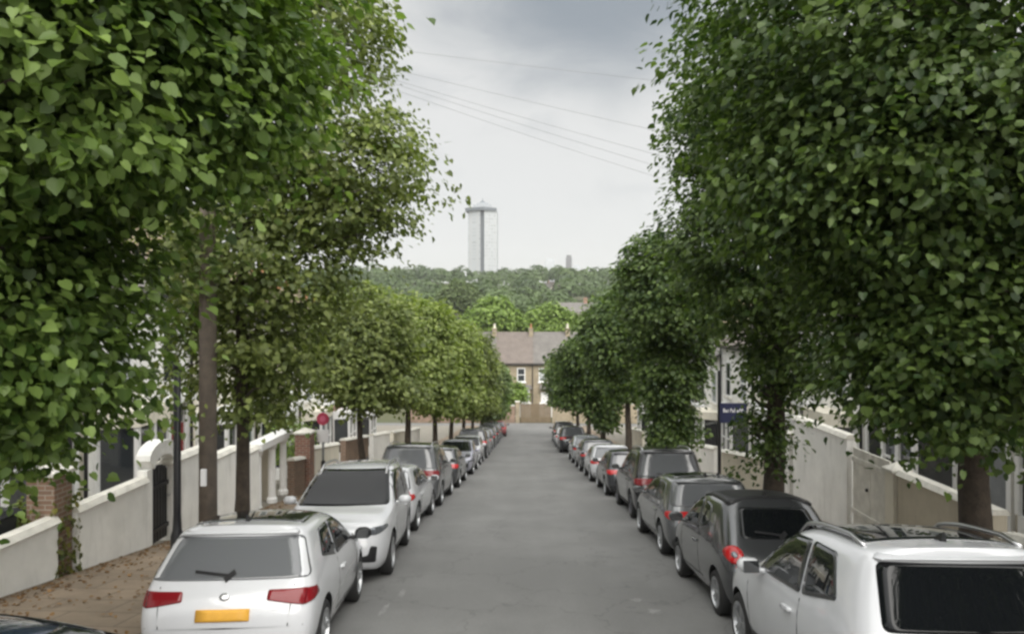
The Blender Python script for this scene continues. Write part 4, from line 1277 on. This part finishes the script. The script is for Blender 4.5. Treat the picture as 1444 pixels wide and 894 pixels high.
# black gate with its arched head
gr = empty('garden_gate', (-PAVX - .12, 13.95, g(13.95) + .16))
bm = bmesh.new()
for k in range(7):
    y = -.34 + k * .113
    box(bm, -.02, .02, y - .045, y + .045, .04, 1.42 + .12 * math.cos(k / 6 * math.pi - math.pi / 2))
obj('board', bm, M['black_paint'], gr)
for z_ in (.25, 1.1):
    bm = bmesh.new(); box(bm, .022, .06, -.38, .38, z_, z_ + .08); obj('rail', bm, M['black_paint'], gr)
bm = bmesh.new(); box(bm, .06, .1, .24, .34, .86, .9, .008); obj('latch', bm, C_CHROME, gr)
tag(gr, 'black boarded garden gate between white piers behind the slim black post', 'gate')
ga = empty('gate_arch', (-PAVX - .12, 13.95, g(13.95) + .16))
bm = bmesh.new()
for k in range(10):
    a0, a1 = math.pi * k / 10, math.pi * (k + 1) / 10
    def q(r, a, x): return (x, .0 - r * math.cos(a), 1.86 + (r - .35) * 1.0 + .0 - .35 + .28 * r * math.sin(a) * 2)
    hexa(bm, [q(.38, a0, -.14), q(.38, a1, -.14), q(.56, a1, -.14), q(.56, a0, -.14), q(.38, a0, .14), q(.38, a1, .14), q(.56, a1, .14), q(.56, a0, .14)])
obj('arch_ring', bm, WR, ga)
tag(ga, 'white arched head over the black garden gate', 'arch')
garden_wall(-1, 14.62, 19.0, 0, WR, 'tall stepped white wall behind the telegraph pole', step=[(14.62, 16.1, pz(640, 15.4)), (16.14, 17.6, pz(642, 16.9)), (17.64, 19.0, pz(640, 18.3))])
# white porch with columns
pr = empty('porch', (-PAVX - .5, 20.4, g(20.4) + .15))
bm = bmesh.new()
for y in (-1.0, .1, 1.05):
    lathe(bm, [(.15, 0), (.15, .12), (.11, .16), (.10, 1.55), (.14, 1.62), (.14, 1.72)], (.3, y, 0), 'z', 14)
obj('column', bm, M['white_paint'], pr)["kind"] = 'thing'
bm = bmesh.new(); box(bm, .05, .52, -1.25, 1.3, 1.72, 1.93, .02); obj('canopy', bm, M['white_paint'], pr)
bm = bmesh.new(); box(bm, -.3, -.1, -1.2, 1.25, -.3, 1.55); obj('back_wall', bm, BR, pr)
tag(pr, 'white beam on slim columns before a beige wall beside the slim dark trunk', 'porch')
pier(-1, 23.3, .5, pz(612, 23.3), RB, 'red brick pier with pale cap near the red topped road sign')
garden_wall(-1, 21.9, 23.0, pz(650, 22), M['old_brick'], 'short sloping wall with bright white coping by the red brick pier', slope=True)
garden_wall(-1, 23.7, 27.2, pz(632, 24), CR, 'cream wall just beyond the red topped road sign', slope=True)
garden_wall(-1, 28.2, 32.3, pz(622, 28.2), M['old_brick'], 'old brick wall second beyond the red topped road sign', slope=True)
garden_wall(-1, 33.4, 37.4, pz(615, 33.4), WR, 'white wall third beyond the red topped road sign', slope=True)
garden_wall(-1, 38.4, 42.6, pz(611, 38.4), CR, 'cream wall fourth beyond the red topped road sign', slope=True)
garden_wall(-1, 43.6, 48.0, pz(608, 43.6), WR, 'white wall fifth beyond the red topped road sign', slope=True)
# right
garden_wall(1, 6.2, 10.9, pz(725, 9.6), WR, 'low white wall beside the thick trunk of the large dark tree', slope=True)
garden_wall(1, 11.1, 13.9, pz(692, 12.5), BR, 'beige wall behind the small rounded car')
pier(1, 14.15, .32, pz(662, 14.2), CR, 'pale cream pier beside the boarded white gates')
# boarded white gates
gt = empty('boarded_gate', (PAVX + .12, 15.2, g(15.2) + .16))
for s in (-1, 1):
    bm = bmesh.new()
    for k in range(6):
        y = s * (.08 + k * .13)
        box(bm, -.02, .02, y - .06, y + .06, .05, 1.75)
    obj('gate_leaf', bm, M['coping'], gt)
for z_ in (.3, 1.45):
    bm = bmesh.new(); box(bm, -.05, -.02, -.80, .80, z_, z_ + .1); obj('rail', bm, M['coping'], gt)
bm = bmesh.new(); lathe(bm, [(.035, -.06), (.035, -.02)], (0, .12, .95), 'x', 10); obj('handle', bm, M['black_paint'], gt)
tag(gt, 'pair of boarded off-white gates between the pale cream pier and the tall white wall', 'gate')
garden_wall(1, 16.1, 19.3, pz(612, 16.6), WR, 'tall plain white wall behind the leaf sprouting trunk')
pier(1, 19.6, .34, pz(612, 19.6), WR, 'white pier at the end of the tall plain white wall')
garden_wall(1, 20.8, 26.4, pz(648, 21), CR, 'cream sloping wall behind the navy board', slope=True)
garden_wall(1, 27.4, 32.2, pz(632, 27.4), WR, 'white wall next after the navy board', slope=True)
garden_wall(1, 33.2, 38, pz(622, 33.2), M['old_brick'], 'old brick wall second after the navy board', slope=True)
garden_wall(1, 39, 43.2, pz(614, 39), WR, 'white wall third after the navy board', slope=True)
garden_wall(1, 44.2, 49, pz(608, 44.2), CR, 'cream wall by the hanging column tree', slope=True)

# ------------------------------------------------------------------ street furniture
PY, PX = 10.65, -4.82
pole = empty('telegraph_pole', (PX, PY, g(PY) + .14))
ptop = 7.25 - (g(PY) + .14)
bm = bmesh.new(); tube(bm, [(0, 0, -.1), (0, 0, ptop * .5), (0, 0, ptop + .25)], [.135, .122, .105], 16); obj('shaft', bm, M['pole_wood'], pole, True)
bm = bmesh.new(); lathe(bm, [(.16, ptop - .35), (.17, ptop - .33), (.17, ptop - .25), (.16, ptop - .23)], (0, 0, 0), 'z', 16)
for k in range(8):
    a = k * math.pi / 4
    tube(bm, [(.15 * math.cos(a), .15 * math.sin(a), ptop - .29), (.24 * math.cos(a), .24 * math.sin(a), ptop - .25)], .012, 6)
obj('cable_ring', bm, M['lead_grey'], pole)
bm = bmesh.new(); box(bm, -.04, .04, -.17, -.125, 1.5, 1.75, .004); obj('pole_plate', bm, M['sign_white'], pole)
tag(pole, 'brown wooden telegraph pole rising into the leaves behind the white hatchback', 'telegraph pole')
GWI = 'telephone wires across the street'
ends = [((9.6, 12.5, 6.0), 'topmost thin wire slanting across the pale sky', .1), ((9.6, 14.5, 4.9), 'second highest thin wire slanting across the pale sky', .1),
        ((9.6, 15.2, 4.35), 'third thin wire down slanting across the pale sky', .16), ((9.6, 18, 4.6), 'fourth thin wire down slanting across the pale sky', .12),
        ((9.6, 19.5, 4.75), 'lowest thin wire slanting across the pale sky', .22)]
for e, lab, sag in ends:
    a = Vector((PX + .2, PY, g(PY) + .14 + ptop - .26)); b = Vector(e)
    bm = bmesh.new()
    pts = [a.lerp(b, t / 24) - Vector((0, 0, sag * 4 * (t / 24) * (1 - t / 24))) for t in range(25)]
    tube(bm, pts, .003, 6)
    o = obj('overhead_wire', bm, M['cable'], None, True); tag(o, lab, 'wire', GWI)

LY, LX = 9.5, -4.72
lamp = empty('street_post', (LX, LY, g(LY) + .14))
bm = bmesh.new(); lathe(bm, [(.085, -.1), (.085, .9), (.06, .98), (.05, 1.2), (.046, 3.15), (.02, 3.17)], (0, 0, 0), 'z', 16); obj('shaft', bm, M['black_paint'], lamp, True)
bm = bmesh.new(); lathe(bm, [(.055, 3.15), (.06, 3.19), (.05, 3.23), (.02, 3.25)], (0, 0, 0), 'z', 12); obj('cap', bm, M['black_paint'], lamp, True)
tag(lamp, 'slim black street post beside the wooden telegraph pole', 'post')

# red topped road sign
SY, SX = 23.8, -6.85
sg = empty('road_sign', (SX, SY, g(SY) + .17))
bm = bmesh.new(); tube(bm, [(0, 0, -.1), (0, 0, 2.75)], .038, 10); obj('post', bm, M['lead_grey'], sg, True)
zc_ = pz(591, SY) - (g(SY) + .17)
bm = bmesh.new(); lathe(bm, [(.20, -.062), (.21, -.056), (.21, -.046), (.20, -.042)], (0, 0, zc_), 'y', 28); dsc = obj('disc', bm, M['sign_red'], sg)
bm = bmesh.new(); lathe(bm, [(.10, -.068), (.10, -.0625)], (0, 0, zc_), 'y', 24); obj('disc_centre', bm, simple('sign_pink', (.55, .12, .2), .45), dsc)
bm = bmesh.new(); box(bm, -.2, .2, -.06, -.045, zc_ - .78, zc_ - .36, .004); obj('plate', bm, M['sign_white'], sg)
bm = bmesh.new(); lathe(bm, [(.075, -.05), (.075, .95), (.05, 1.0)], (0, 0, 0), 'z', 12); obj('sleeve', bm, M['black_paint'], sg)
tag(sg, 'road sign with a red round disc above a white plate', 'road sign')

# navy estate board on its post
BY = 21.5
bd = empty('estate_board', (5.82, BY, g(BY) + .16))
btop = pz(522, BY) - (g(BY) + .16)
bm = bmesh.new(); box(bm, -.045, .045, -.045, .045, -.1, btop, .006); obj('post', bm, M['black_paint'], bd)
zc1, zc2 = pz(567, BY) - (g(BY) + .16), pz(595, BY) - (g(BY) + .16)
bm = bmesh.new(); box(bm, .0, .80, -.075, -.052, zc2, zc1, .004); pl = obj('board', bm, M['sign_navy'], bd)
bm = bmesh.new()
r2 = random.Random(3)
xq = .10
zl = (zc1 + zc2) / 2 + .06
while xq < .66:                      # a smudged line of white lettering, unreadable in the photograph
    wq = r2.uniform(.035, .06); hq = r2.choice((.085, .085, .12))
    box(bm, xq, xq + wq * .35, -.080, -.0755, zl - .04, zl - .04 + hq)
    box(bm, xq + wq * .35 + .001, xq + wq, -.080, -.0755, zl - .04 + r2.choice((0, .055)), zl - .04 + .085 * r2.choice((.35, 1)) + .03)
    xq += wq + .018
obj('lettering', bm, M['sign_white'], pl)
tag(bd, 'navy board with white lettering on a dark post', 'sign board')

# wheelie bin
wb = empty('wheelie_bin', (-8.0, 10.3, g(10.3) + .15))
bm = bmesh.new()
hexa(bm, [(-.23, -.27, .08), (.23, -.27, .08), (.23, .25, .08), (-.23, .25, .08), (-.29, -.33, 1.0), (.29, -.33, 1.0), (.29, .33, 1.0), (-.29, .33, 1.0)])
bmesh.ops.bevel(bm, geom=bm.edges[:], offset=.03, segments=2, affect='EDGES')
obj('tub', bm, M['bin_plastic'], wb)
bm = bmesh.new(); hexa(bm, [(-.32, -.36, 1.005), (.32, -.36, 1.005), (.32, .38, 1.005), (-.32, .38, 1.005), (-.26, -.3, 1.1), (.26, -.3, 1.1), (.26, .34, 1.07), (-.26, .34, 1.07)])
obj('lid', bm, M['bin_plastic'], wb)
for s in (-1, 1):
    bm = bmesh.new(); lathe(bm, [(.10, -.025), (.10, .025)], (s * .26, .27, .1), 'x', 16); obj('wheel', bm, C_TYRE, wb)
bm = bmesh.new(); tube(bm, [(-.25, .38, .98), (-.25, .44, 1.0), (.25, .44, 1.0), (.25, .38, .98)], .016, 8); obj('handle', bm, M['bin_plastic'], wb)
tag(wb, 'dark wheelie bin standing behind the low white wall', 'wheelie bin')

# shrubs behind the garden walls
def shrub(x, y, zoff, r, mat, seed, label, n=90):
    z0 = g(y) + .15
    root = empty('garden_shrub', (x, y, z0))
    bm = bmesh.new()
    rr = random.Random(seed)
    for k in range(7):
        a = rr.uniform(0, 6.28)
        tube(bm, [(0, 0, -.05), (.3 * r * math.cos(a), .3 * r * math.sin(a), .5 * zoff), (.7 * r * math.cos(a), .7 * r * math.sin(a), zoff + .2 * r)], [.02, .014, .006], 5)
    obj('stem', bm, M['bark'], root)
    me = crown_mesh('foliage', [(0, 0, zoff, r, r, r * .9)], n, 22, .09, .16, mat, seed)
    c = link(bpy.data.objects.new('foliage', me)); c.parent = root
    tag(root, label, 'shrub', 'garden shrubs')
shrub(-8.0, 11.1, .75, .55, M['leaf_yellow'], 5, 'yellowish shrub between the wheelie bin and the brick pier')
shrub(-8.4, 25.0, 1.6, 1.0, M['leaf_bright'], 6, 'bright green shrub behind the cream wall past the road sign', 120)
shrub(8.4, 23.5, 1.1, .8, M['leaf_deep'], 8, 'dark shrub behind the cream sloping wall by the navy board', 100)

# fallen leaves on the pavement and in the gutter
r = np.random.default_rng(99)
n = 2200
q_ = r.random(n)
X_ = np.where(q_ < .45, -(PAVX - .05 - .5 * r.random(n) ** 2), np.where(q_ < .8, -(ROADX + .15 + (PAVX - ROADX - .2) * r.random(n)), -(ROADX - .3 * r.random(n) ** 2)))
Y_ = 6 + 18 * r.random(n) ** 1.3
Z_ = np.array([g(y) for y in Y_]) + np.where(X_ < -ROADX - .13, .172, .02)
P = np.stack([X_, Y_, Z_], 1)
N = np.array([0, 0, 1.]) + r.normal(size=(n, 3)) * .22
me = leaf_mesh('fallen_leaves', P, N, r.normal(size=(n, 3)), .03 + .04 * r.random(n), r.random(n), M['leaf_dry'])
fl = link(bpy.data.objects.new('fallen_leaves', me))
tag(fl, 'brown fallen leaves scattered over the pavement by the white walls', 'leaves', kind='stuff')

# ------------------------------------------------------------------ bottom of the street
# boundary wall: boarded fence, brick pier, pale wall
Z94 = g(94)
fc = empty('boarded_fence', (1.3, 94.4, Z94))
bm = bmesh.new()
for k in range(22):
    x = -2.05 + k * .185
    box(bm, x, x + .172, -.03, .02 + .012 * (k % 2), .02, 2.5 + .04 * math.sin(k * 1.7))
obj('boards', bm, M['wood_fence'], fc)
bm = bmesh.new()
for x in (-2.0, 0, 1.95): box(bm, x - .06, x + .06, .05, .17, 0, 2.6)
obj('fence_post', bm, M['wood_fence'], fc)
tag(fc, 'brown boarded fence facing up the street at the bottom of the hill', 'fence')
def end_pier(x, w, h, mat, lab):
    root = empty('boundary_pier', (x, 94.4, Z94))
    bm = bmesh.new(); box(bm, -w / 2, w / 2, -.25, .25, -.2, h, .01); obj('shaft', bm, mat, root)
    bm = bmesh.new(); box(bm, -w / 2 - .06, w / 2 + .06, -.31, .31, h + .002, h + .12, .01); obj('cap', bm, M['coping'], root)
    tag(root, lab, 'pier')
end_pier(-1.15, .55, 2.75, M['stock_brick'], 'pale brick pier at the end of the boarded fence')
def end_wall(x0, x1, h, mat, lab):
    root = empty('boundary_wall', ((x0 + x1) / 2, 94.4, Z94))
    w = (x1 - x0) / 2
    bm = bmesh.new(); box(bm, -w, w, -.15, .15, -.2, h); obj('wall_face', bm, mat, root)
    bm = bmesh.new(); box(bm, -w, w, -.2, .2, h + .002, h + .1, .01); obj('coping', bm, M['coping'], root)
    tag(root, lab, 'wall')
end_wall(3.45, 16, 2.45, M['stock_brick'], 'yellow brick wall beside the boarded fence at the bottom of the hill')
end_wall(-16, -1.5, 2.2, M['old_brick'], 'dark brick wall behind the last parked cars at the bottom of the hill')

def end_house(x0, x1, roof_m, lab, dorm=False):
    ym, zb = 101.0, g(101) - .1
    zb = -10.0
    w = (x1 - x0); h = w / 2 - .004
    root = empty('terraced_house', ((x0 + x1) / 2, 99.0, zb))
    E = 6.1
    bm = bmesh.new(); box(bm, -h, h, 0, 8.5, -2, E); obj('wall', bm, M['stock_brick'], root)
    bm = bmesh.new()
    for va, vb in ((-.35, 4.25), (8.85, 4.25)):
        p = [(-h, va, E - .03), (h, va, E - .03), (h, vb, E + 4.2), (-h, vb, E + 4.2)]
        hexa(bm, p + [(a, b, c + .14) for a, b, c in p])
    rf = obj('roof', bm, roof_m, root)
    bm = bmesh.new(); box(bm, -h, h, -.42, -.3, E - .2, E - .04); box(bm, -h, h, -.3, 0.0, E - .14, E - .06); obj('gutter', bm, M['black_paint'], root)
    bm = bmesh.new(); box(bm, h - .6, h - .003, 3.5, 5.3, E + 3.2, E + 4.75, .01); box(bm, h - .68, h - .003, 3.42, 5.38, E + 4.75, E + 4.88)
    obj('chimney', bm, M['stock_brick'], rf)
    bm = bmesh.new()
    for k in range(4): lathe(bm, [(.13, 0), (.15, .06), (.11, .12), (.11, .6), (.14, .64)], (h - .3, 3.75 + .45 * k, E + 4.87), 'z', 10)
    obj('chimney_pot', bm, M['terracotta'] if dorm else M['cream_render'], rf)
    def win(u, z, ww, hh, v=0, parent=root, glass='net_curtain'):
        bm = bmesh.new(); f = .12
        for a in ((u - ww / 2, u - ww / 2 + f, z, z + hh), (u + ww / 2 - f, u + ww / 2, z, z + hh), (u - ww / 2 + f, u + ww / 2 - f, z, z + f), (u - ww / 2 + f, u + ww / 2 - f, z + hh - f, z + hh), (u - ww / 2 + f, u + ww / 2 - f, z + hh / 2 - .04, z + hh / 2 + .04)):
            box(bm, a[0], a[1], v - .09, v + .05, a[2], a[3])
        fr = obj('window', bm, M['white_paint'], parent)
        bm = bmesh.new(); box(bm, u - ww / 2 + .06, u + ww / 2 - .06, v - .03, v + .04, z + .06, z + hh - .06); obj('pane', bm, M[glass], fr)
        bm = bmesh.new(); box(bm, u - ww / 2 - .12, u + ww / 2 + .12, v - .2, v + .02, z - .15, z - .003); obj('sill', bm, M['white_paint'], fr)
    win(-w * .25, 3.55, 1.15, 1.95); win(w * .18, 3.55, 1.15, 1.95, glass='window_glass')
    # bay with lean-to roof
    bm = bmesh.new(); box(bm, -w * .34 - .9 + .9, w * .44, -.8, 0, -1.5, .7); bay = obj('bay_window', bm, M['white_paint'], root)
    bm = bmesh.new()
    a, b = 0.0 - w * .0, w * .44
    x0_ = -w * .34
    hexa(bm, [(x0_, -.95, 2.65), (w * .46, -.95, 2.65), (w * .46, 0, 2.65), (x0_, 0, 2.65), (x0_ + .1, -.25, 3.15), (w * .44, -.25, 3.15), (w * .44, 0, 3.15), (x0_ + .1, 0, 3.15)])
    obj('bay_roof', bm, M['slate'], bay)
    win(w * .22, .75, 1.9, 1.85, v=-.7, parent=bay)
    bm = bmesh.new(); box(bm, -w * .30, -w * .30 + 1.0, -.06, .0, -1.2, 2.1); dr = obj('door', bm, M['white_paint'] if not dorm else M['black_paint'], root)
    bm = bmesh.new(); box(bm, -w * .30 + .8, -w * .30 + .88, -.12, -.06, .7, .95); obj('handle', bm, C_CHROME, dr)
    bm = bmesh.new(); tube(bm, [(h - .12, -.08, -1), (h - .12, -.08, E - .2)], .06, 8); obj('drainpipe', bm, M['black_paint'], root)
    tag(root, lab, 'house', 'houses facing up the street')
end_house(-9.6, -4.3, M['slate'], 'yellow brick house at the bottom furthest behind the telegraph pole side trees')
end_house(-4.3, 1.0, M['red_tile'], 'yellow brick house with a reddish roof above the pale brick pier', True)
end_house(1.0, 6.3, M['slate'], 'yellow brick house with a grey roof above the boarded fence')
end_house(6.3, 11.6, M['slate'], 'yellow brick house at the bottom peeping past the navy board side trees')

# small bright tree in front of the end house
tree('small_tree', -1.5, 96.2, [(-1.3, 96.2, pz(553, 96), 1.4, 1.2, 1.5)], .07, 1.4, M['leaf_bright'], 211, 110, 24, .3, .35, 'small bright green tree beside the pale brick pier', None, limbs=8)

# ------------------------------------------------------------------ far trees, hillside, tower
GB = 'big trees beyond the end houses'
def far_tree(x, y, top, r, hz, mat, seed, n, lab):
    tree('broadleaf_tree', x, y, [(x, y, top - hz, r, r, hz), (x - r * .5, y - 1, top - hz * 1.25, r * .75, r * .75, hz * .8), (x + r * .55, y, top - hz * 1.3, r * .7, r * .7, hz * .8)],
         .35, 2.5, mat, seed, n, 24, .62, .75, lab, GB, limbs=14, shell=.6)
far_tree(-6.5, 135, pz(416, 135), 4.9, 4.2, M['leaf_bright'], 301, 420, 'broad bright green tree above the reddish end roof')
far_tree(4.2, 138, pz(424, 138), 4.8, 4.0, M['leaf_bright'], 302, 420, 'bright green tree above the grey end roof')
far_tree(-19.5, 205, pz(392, 205), 5.6, 5.0, M['leaf_far'], 303, 420, 'rounded mid green tree below the tower')
far_tree(-33, 150, pz(400, 150), 6.5, 5, M['leaf_far'], 304, 380, 'dull green tree half hidden beyond the telegraph pole side trees')
far_tree(19, 160, pz(425, 160), 6, 4.4, M['leaf_far'], 305, 380, 'dull green tree half hidden beyond the navy board side trees')

# wooded hillside: one mass of crowns
r = np.random.default_rng(1234)
nt_ = 950
tx = r.uniform(-330, 330, nt_); ty = r.uniform(185, 620, nt_)
ok = np.abs(tx - 0) < (60 + ty * .45)
ok &= ~((np.abs(tx - (-36)) < 17) & (ty > 535))
tx, ty = tx[ok], ty[ok]
tr_ = r.uniform(4.2, 8.0, len(tx)); th_ = tr_ * r.uniform(.8, 1.15, len(tx))
tz = np.array([g(y) for y in ty]) + th_ * .9 + r.uniform(0, 3.0, len(tx))
k = 230
ci = np.repeat(np.arange(len(tx)), k)
D = norm(r.normal(size=(len(ci), 3))); D[:, 2] = np.abs(D[:, 2]) * .95 - .25
lump = 1 + .16 * np.sin(4 * D[:, 0] + ci) * np.cos(3 * D[:, 1] + ci * 1.7) + r.normal(0, .07, len(ci))
P = np.stack([tx[ci] + D[:, 0] * tr_[ci] * lump, ty[ci] + D[:, 1] * tr_[ci] * lump, tz[ci] + D[:, 2] * th_[ci] * lump], 1)
N = D + np.array([0, 0, .5]) + r.normal(size=(len(ci), 3)) * .2
T = D * .4 + r.normal(size=(len(ci), 3)) + np.array([0, 0, -.5])
ct = r.normal(.42, .24, len(tx))
me = leaf_mesh('hillside_wood', P, N, T, 1.6 * (.6 + .7 * r.random(len(ci))), np.clip(ct[ci] + r.normal(0, .1, len(ci)), 0, 1), M['leaf_wood'])
hw = link(bpy.data.objects.new('hillside_wood', me))
tag(hw, 'dense green wood covering the far hillside', 'wood', kind='stuff')

# the tower block
def facade_mat(name, wall, glass, sx, sz):
    m, t, b = new_mat(name)
    tcn = t.nodes.new('ShaderNodeTexCoord')
    sp = t.nodes.new('ShaderNodeSeparateXYZ'); t.links.new(tcn.outputs['Object'], sp.inputs[0])
    ad = t.nodes.new('ShaderNodeMath'); t.links.new(sp.outputs['X'], ad.inputs[0]); t.links.new(sp.outputs['Y'], ad.inputs[1])
    cb = t.nodes.new('ShaderNodeCombineXYZ'); t.links.new(ad.outputs[0], cb.inputs[0]); t.links.new(sp.outputs['Z'], cb.inputs[1])
    br = t.nodes.new('ShaderNodeTexBrick'); br.offset = 0
    br.inputs['Scale'].default_value = 1; br.inputs['Brick Width'].default_value = sx; br.inputs['Row Height'].default_value = sz
    br.inputs['Mortar Size'].default_value = sz * .26; br.inputs['Mortar Smooth'].default_value = .1
    br.inputs['Color1'].default_value = (*glass, 1); br.inputs['Color2'].default_value = tuple(x * 1.5 for x in glass) + (1,); br.inputs['Mortar'].default_value = (*wall, 1)
    t.links.new(cb.outputs[0], br.inputs['Vector']); t.links.new(br.outputs['Color'], b.inputs['Base Color'])
    b.inputs['Roughness'].default_value = .6
    return m
TW = facade_mat('tower_facade', (.42, .435, .445), (.28, .30, .315), 3.1, 2.8)
TWD = simple('tower_recess', (.13, .145, .16), .6, var=.1)
def prism(bm, pts, z0, z1):
    a = [bm.verts.new((x, y, z0)) for x, y in pts]; b = [bm.verts.new((x, y, z1)) for x, y in pts]
    n = len(pts)
    for i in range(n): bm.faces.new((a[i], a[(i + 1) % n], b[(i + 1) % n], b[i]))
    bm.faces.new(a[::-1]); bm.faces.new(b)
TY = 600.0
tz0 = pz(402, TY)
tt = empty('tower_block', ((681 - 742) / 1000 * TY, TY, tz0 - 8))
Ht = pz(299, TY) - (tz0 - 8)
for nm, s in (('wing', -1), ('wing', 1)):
    bm = bmesh.new()
    prism(bm, [(s * 1.6, -9.5), (s * 12.2, -4.5), (s * 12.4, 9), (s * 1.6, 12)] if s > 0 else [(s * 1.6, -9.5), (s * 1.6, 12), (s * 12.4, 9), (s * 12.2, -4.5)], 0, Ht)
    obj(nm, bm, TW, tt)
bm = bmesh.new(); prism(bm, [(-1.6, -7.2), (1.6, -7.2), (1.6, 10), (-1.6, 10)], 0, Ht - .3); obj('stair_core', bm, TWD, tt)
bm = bmesh.new()
prism(bm, [(-14.6, -6), (-1, -11.5), (1, -11.5), (11.6, -6), (11.6, 10), (-13.6, 10)], Ht + .02, Ht + 2.6)
obj('roof_cornice', bm, TWD, tt)
bm = bmesh.new()
prism(bm, [(-8, -6), (7, -6), (7, 7), (-8, 7)], Ht + 2.6, Ht + 5.2); prism(bm, [(-5.2, -4), (4.6, -4), (4.6, 5), (-5.2, 5)], Ht + 5.2, Ht + 7.2)
obj('plant_room', bm, simple('plant_room_grey', (.34, .36, .38), .7, var=.1, vscale=.3), tt)
bm = bmesh.new(); v = [bm.verts.new(p) for p in ((-3.4, -2, Ht + 7.2), (3.0, -2, Ht + 7.2), (3.0, 3, Ht + 7.2), (-3.4, 3, Ht + 7.2), (-.3, .5, Ht + 10.2))]
for i in range(4): bm.faces.new((v[i], v[(i + 1) % 4], v[4]))
bm.faces.new(v[:4][::-1]); obj('roof_cap', bm, TWD, tt)
bm = bmesh.new(); tube(bm, [(-.3, .5, Ht + 9.8), (-.3, .5, Ht + 12.2)], [.3, .12], 6); obj('mast', bm, TWD, tt)
tag(tt, 'tall pale tower block with a dark central recess and pointed roof above the wood', 'tower block')

def far_block(x_px, w_px, top, y, mat, lab, cap=None):
    x = (x_px - 742) / 1000 * y; w = w_px / 1000 * y / 2
    z0 = g(y) - 4; h = pz(top, y) - z0
    root = empty('distant_tower', (x, y, z0))
    bm = bmesh.new(); box(bm, -w, w, -w, w, 0, h - 3); obj('shaft', bm, mat, root)
    bm = bmesh.new(); box(bm, -w * .8, w * .8, -w * .8, w * .8, h - 3, h); obj('roof_housing', bm, cap or mat, root)
    tag(root, lab, 'tower block', 'small towers on the skyline')
F1 = facade_mat('far_facade_pale', (.46, .48, .50), (.34, .36, .38), 3.2, 3)
F2 = facade_mat('far_facade_dark', (.16, .16, .17), (.11, .115, .12), 3.2, 3)
far_block(775, 13, 365, 950, F1, 'pale stubby block on the skyline beside the thin dark one')
far_block(802, 8, 360, 900, F2, 'thin dark block on the skyline')
far_block(813, 9, 374, 980, F1, 'smallest pale block on the skyline just past the thin dark one')

def hill_house(xp, yp, w, y, wall, roof, lab):
    x = (xp - 742) / 1000 * y; z = pz(yp, y)
    root = empty('hillside_house', (x, y, z - 6))
    bm = bmesh.new(); box(bm, -w / 2, w / 2, 0, 9, -6, 6.0); obj('wall', bm, wall, root)
    bm = bmesh.new()
    for va, vb in ((-.4, 4.5), (9.4, 4.5)):
        p = [(-w / 2 - .3, va, 5.95), (w / 2 + .3, va, 5.95), (w / 2 + .3, vb, 9.5), (-w / 2 - .3, vb, 9.5)]
        hexa(bm, p + [(a, b, c + .2) for a, b, c in p])
    rf = obj('roof', bm, roof, root)
    bm = bmesh.new(); box(bm, w * .25, w * .25 + 1.4, 4, 5.2, 8, 11.4); obj('chimney', bm, M['red_brick'], rf)
    bm = bmesh.new()
    for k in (-.28, .0, .28): box(bm, w * k - .6, w * k + .6, -.08, -.01, 2.8, 4.6)
    obj('window', bm, M['window_glass'], root)
    tag(root, lab, 'house', 'houses among the hillside trees')
hill_house(786, 404, 12, 500, M['cream_render'], M['red_tile'], 'house with a red roof among the hillside trees')
hill_house(768, 406, 8, 480, M['white_render'], M['slate'], 'little white house among the hillside trees')
hill_house(812, 441, 12, 250, M['cream_render'], M['slate'], 'grey roofed house at the foot of the wooded hill')

# ------------------------------------------------------------------ thin summer haze
bm = bmesh.new(); box(bm, -700, 700, -70, 1300, -16, 125)
hz = obj('haze', bm, bpy.data.materials.new('haze_air'))
hm = hz.data.materials[0]; hm.use_nodes = True
hm.node_tree.nodes.clear()
ho = hm.node_tree.nodes.new('ShaderNodeOutputMaterial'); pv = hm.node_tree.nodes.new('ShaderNodeVolumePrincipled')
pv.inputs['Color'].default_value = (.96, .97, .98, 1); pv.inputs['Density'].default_value = 0.0002
hm.node_tree.links.new(pv.outputs[0], ho.inputs['Volume'])
tag(hz, kind='stuff')
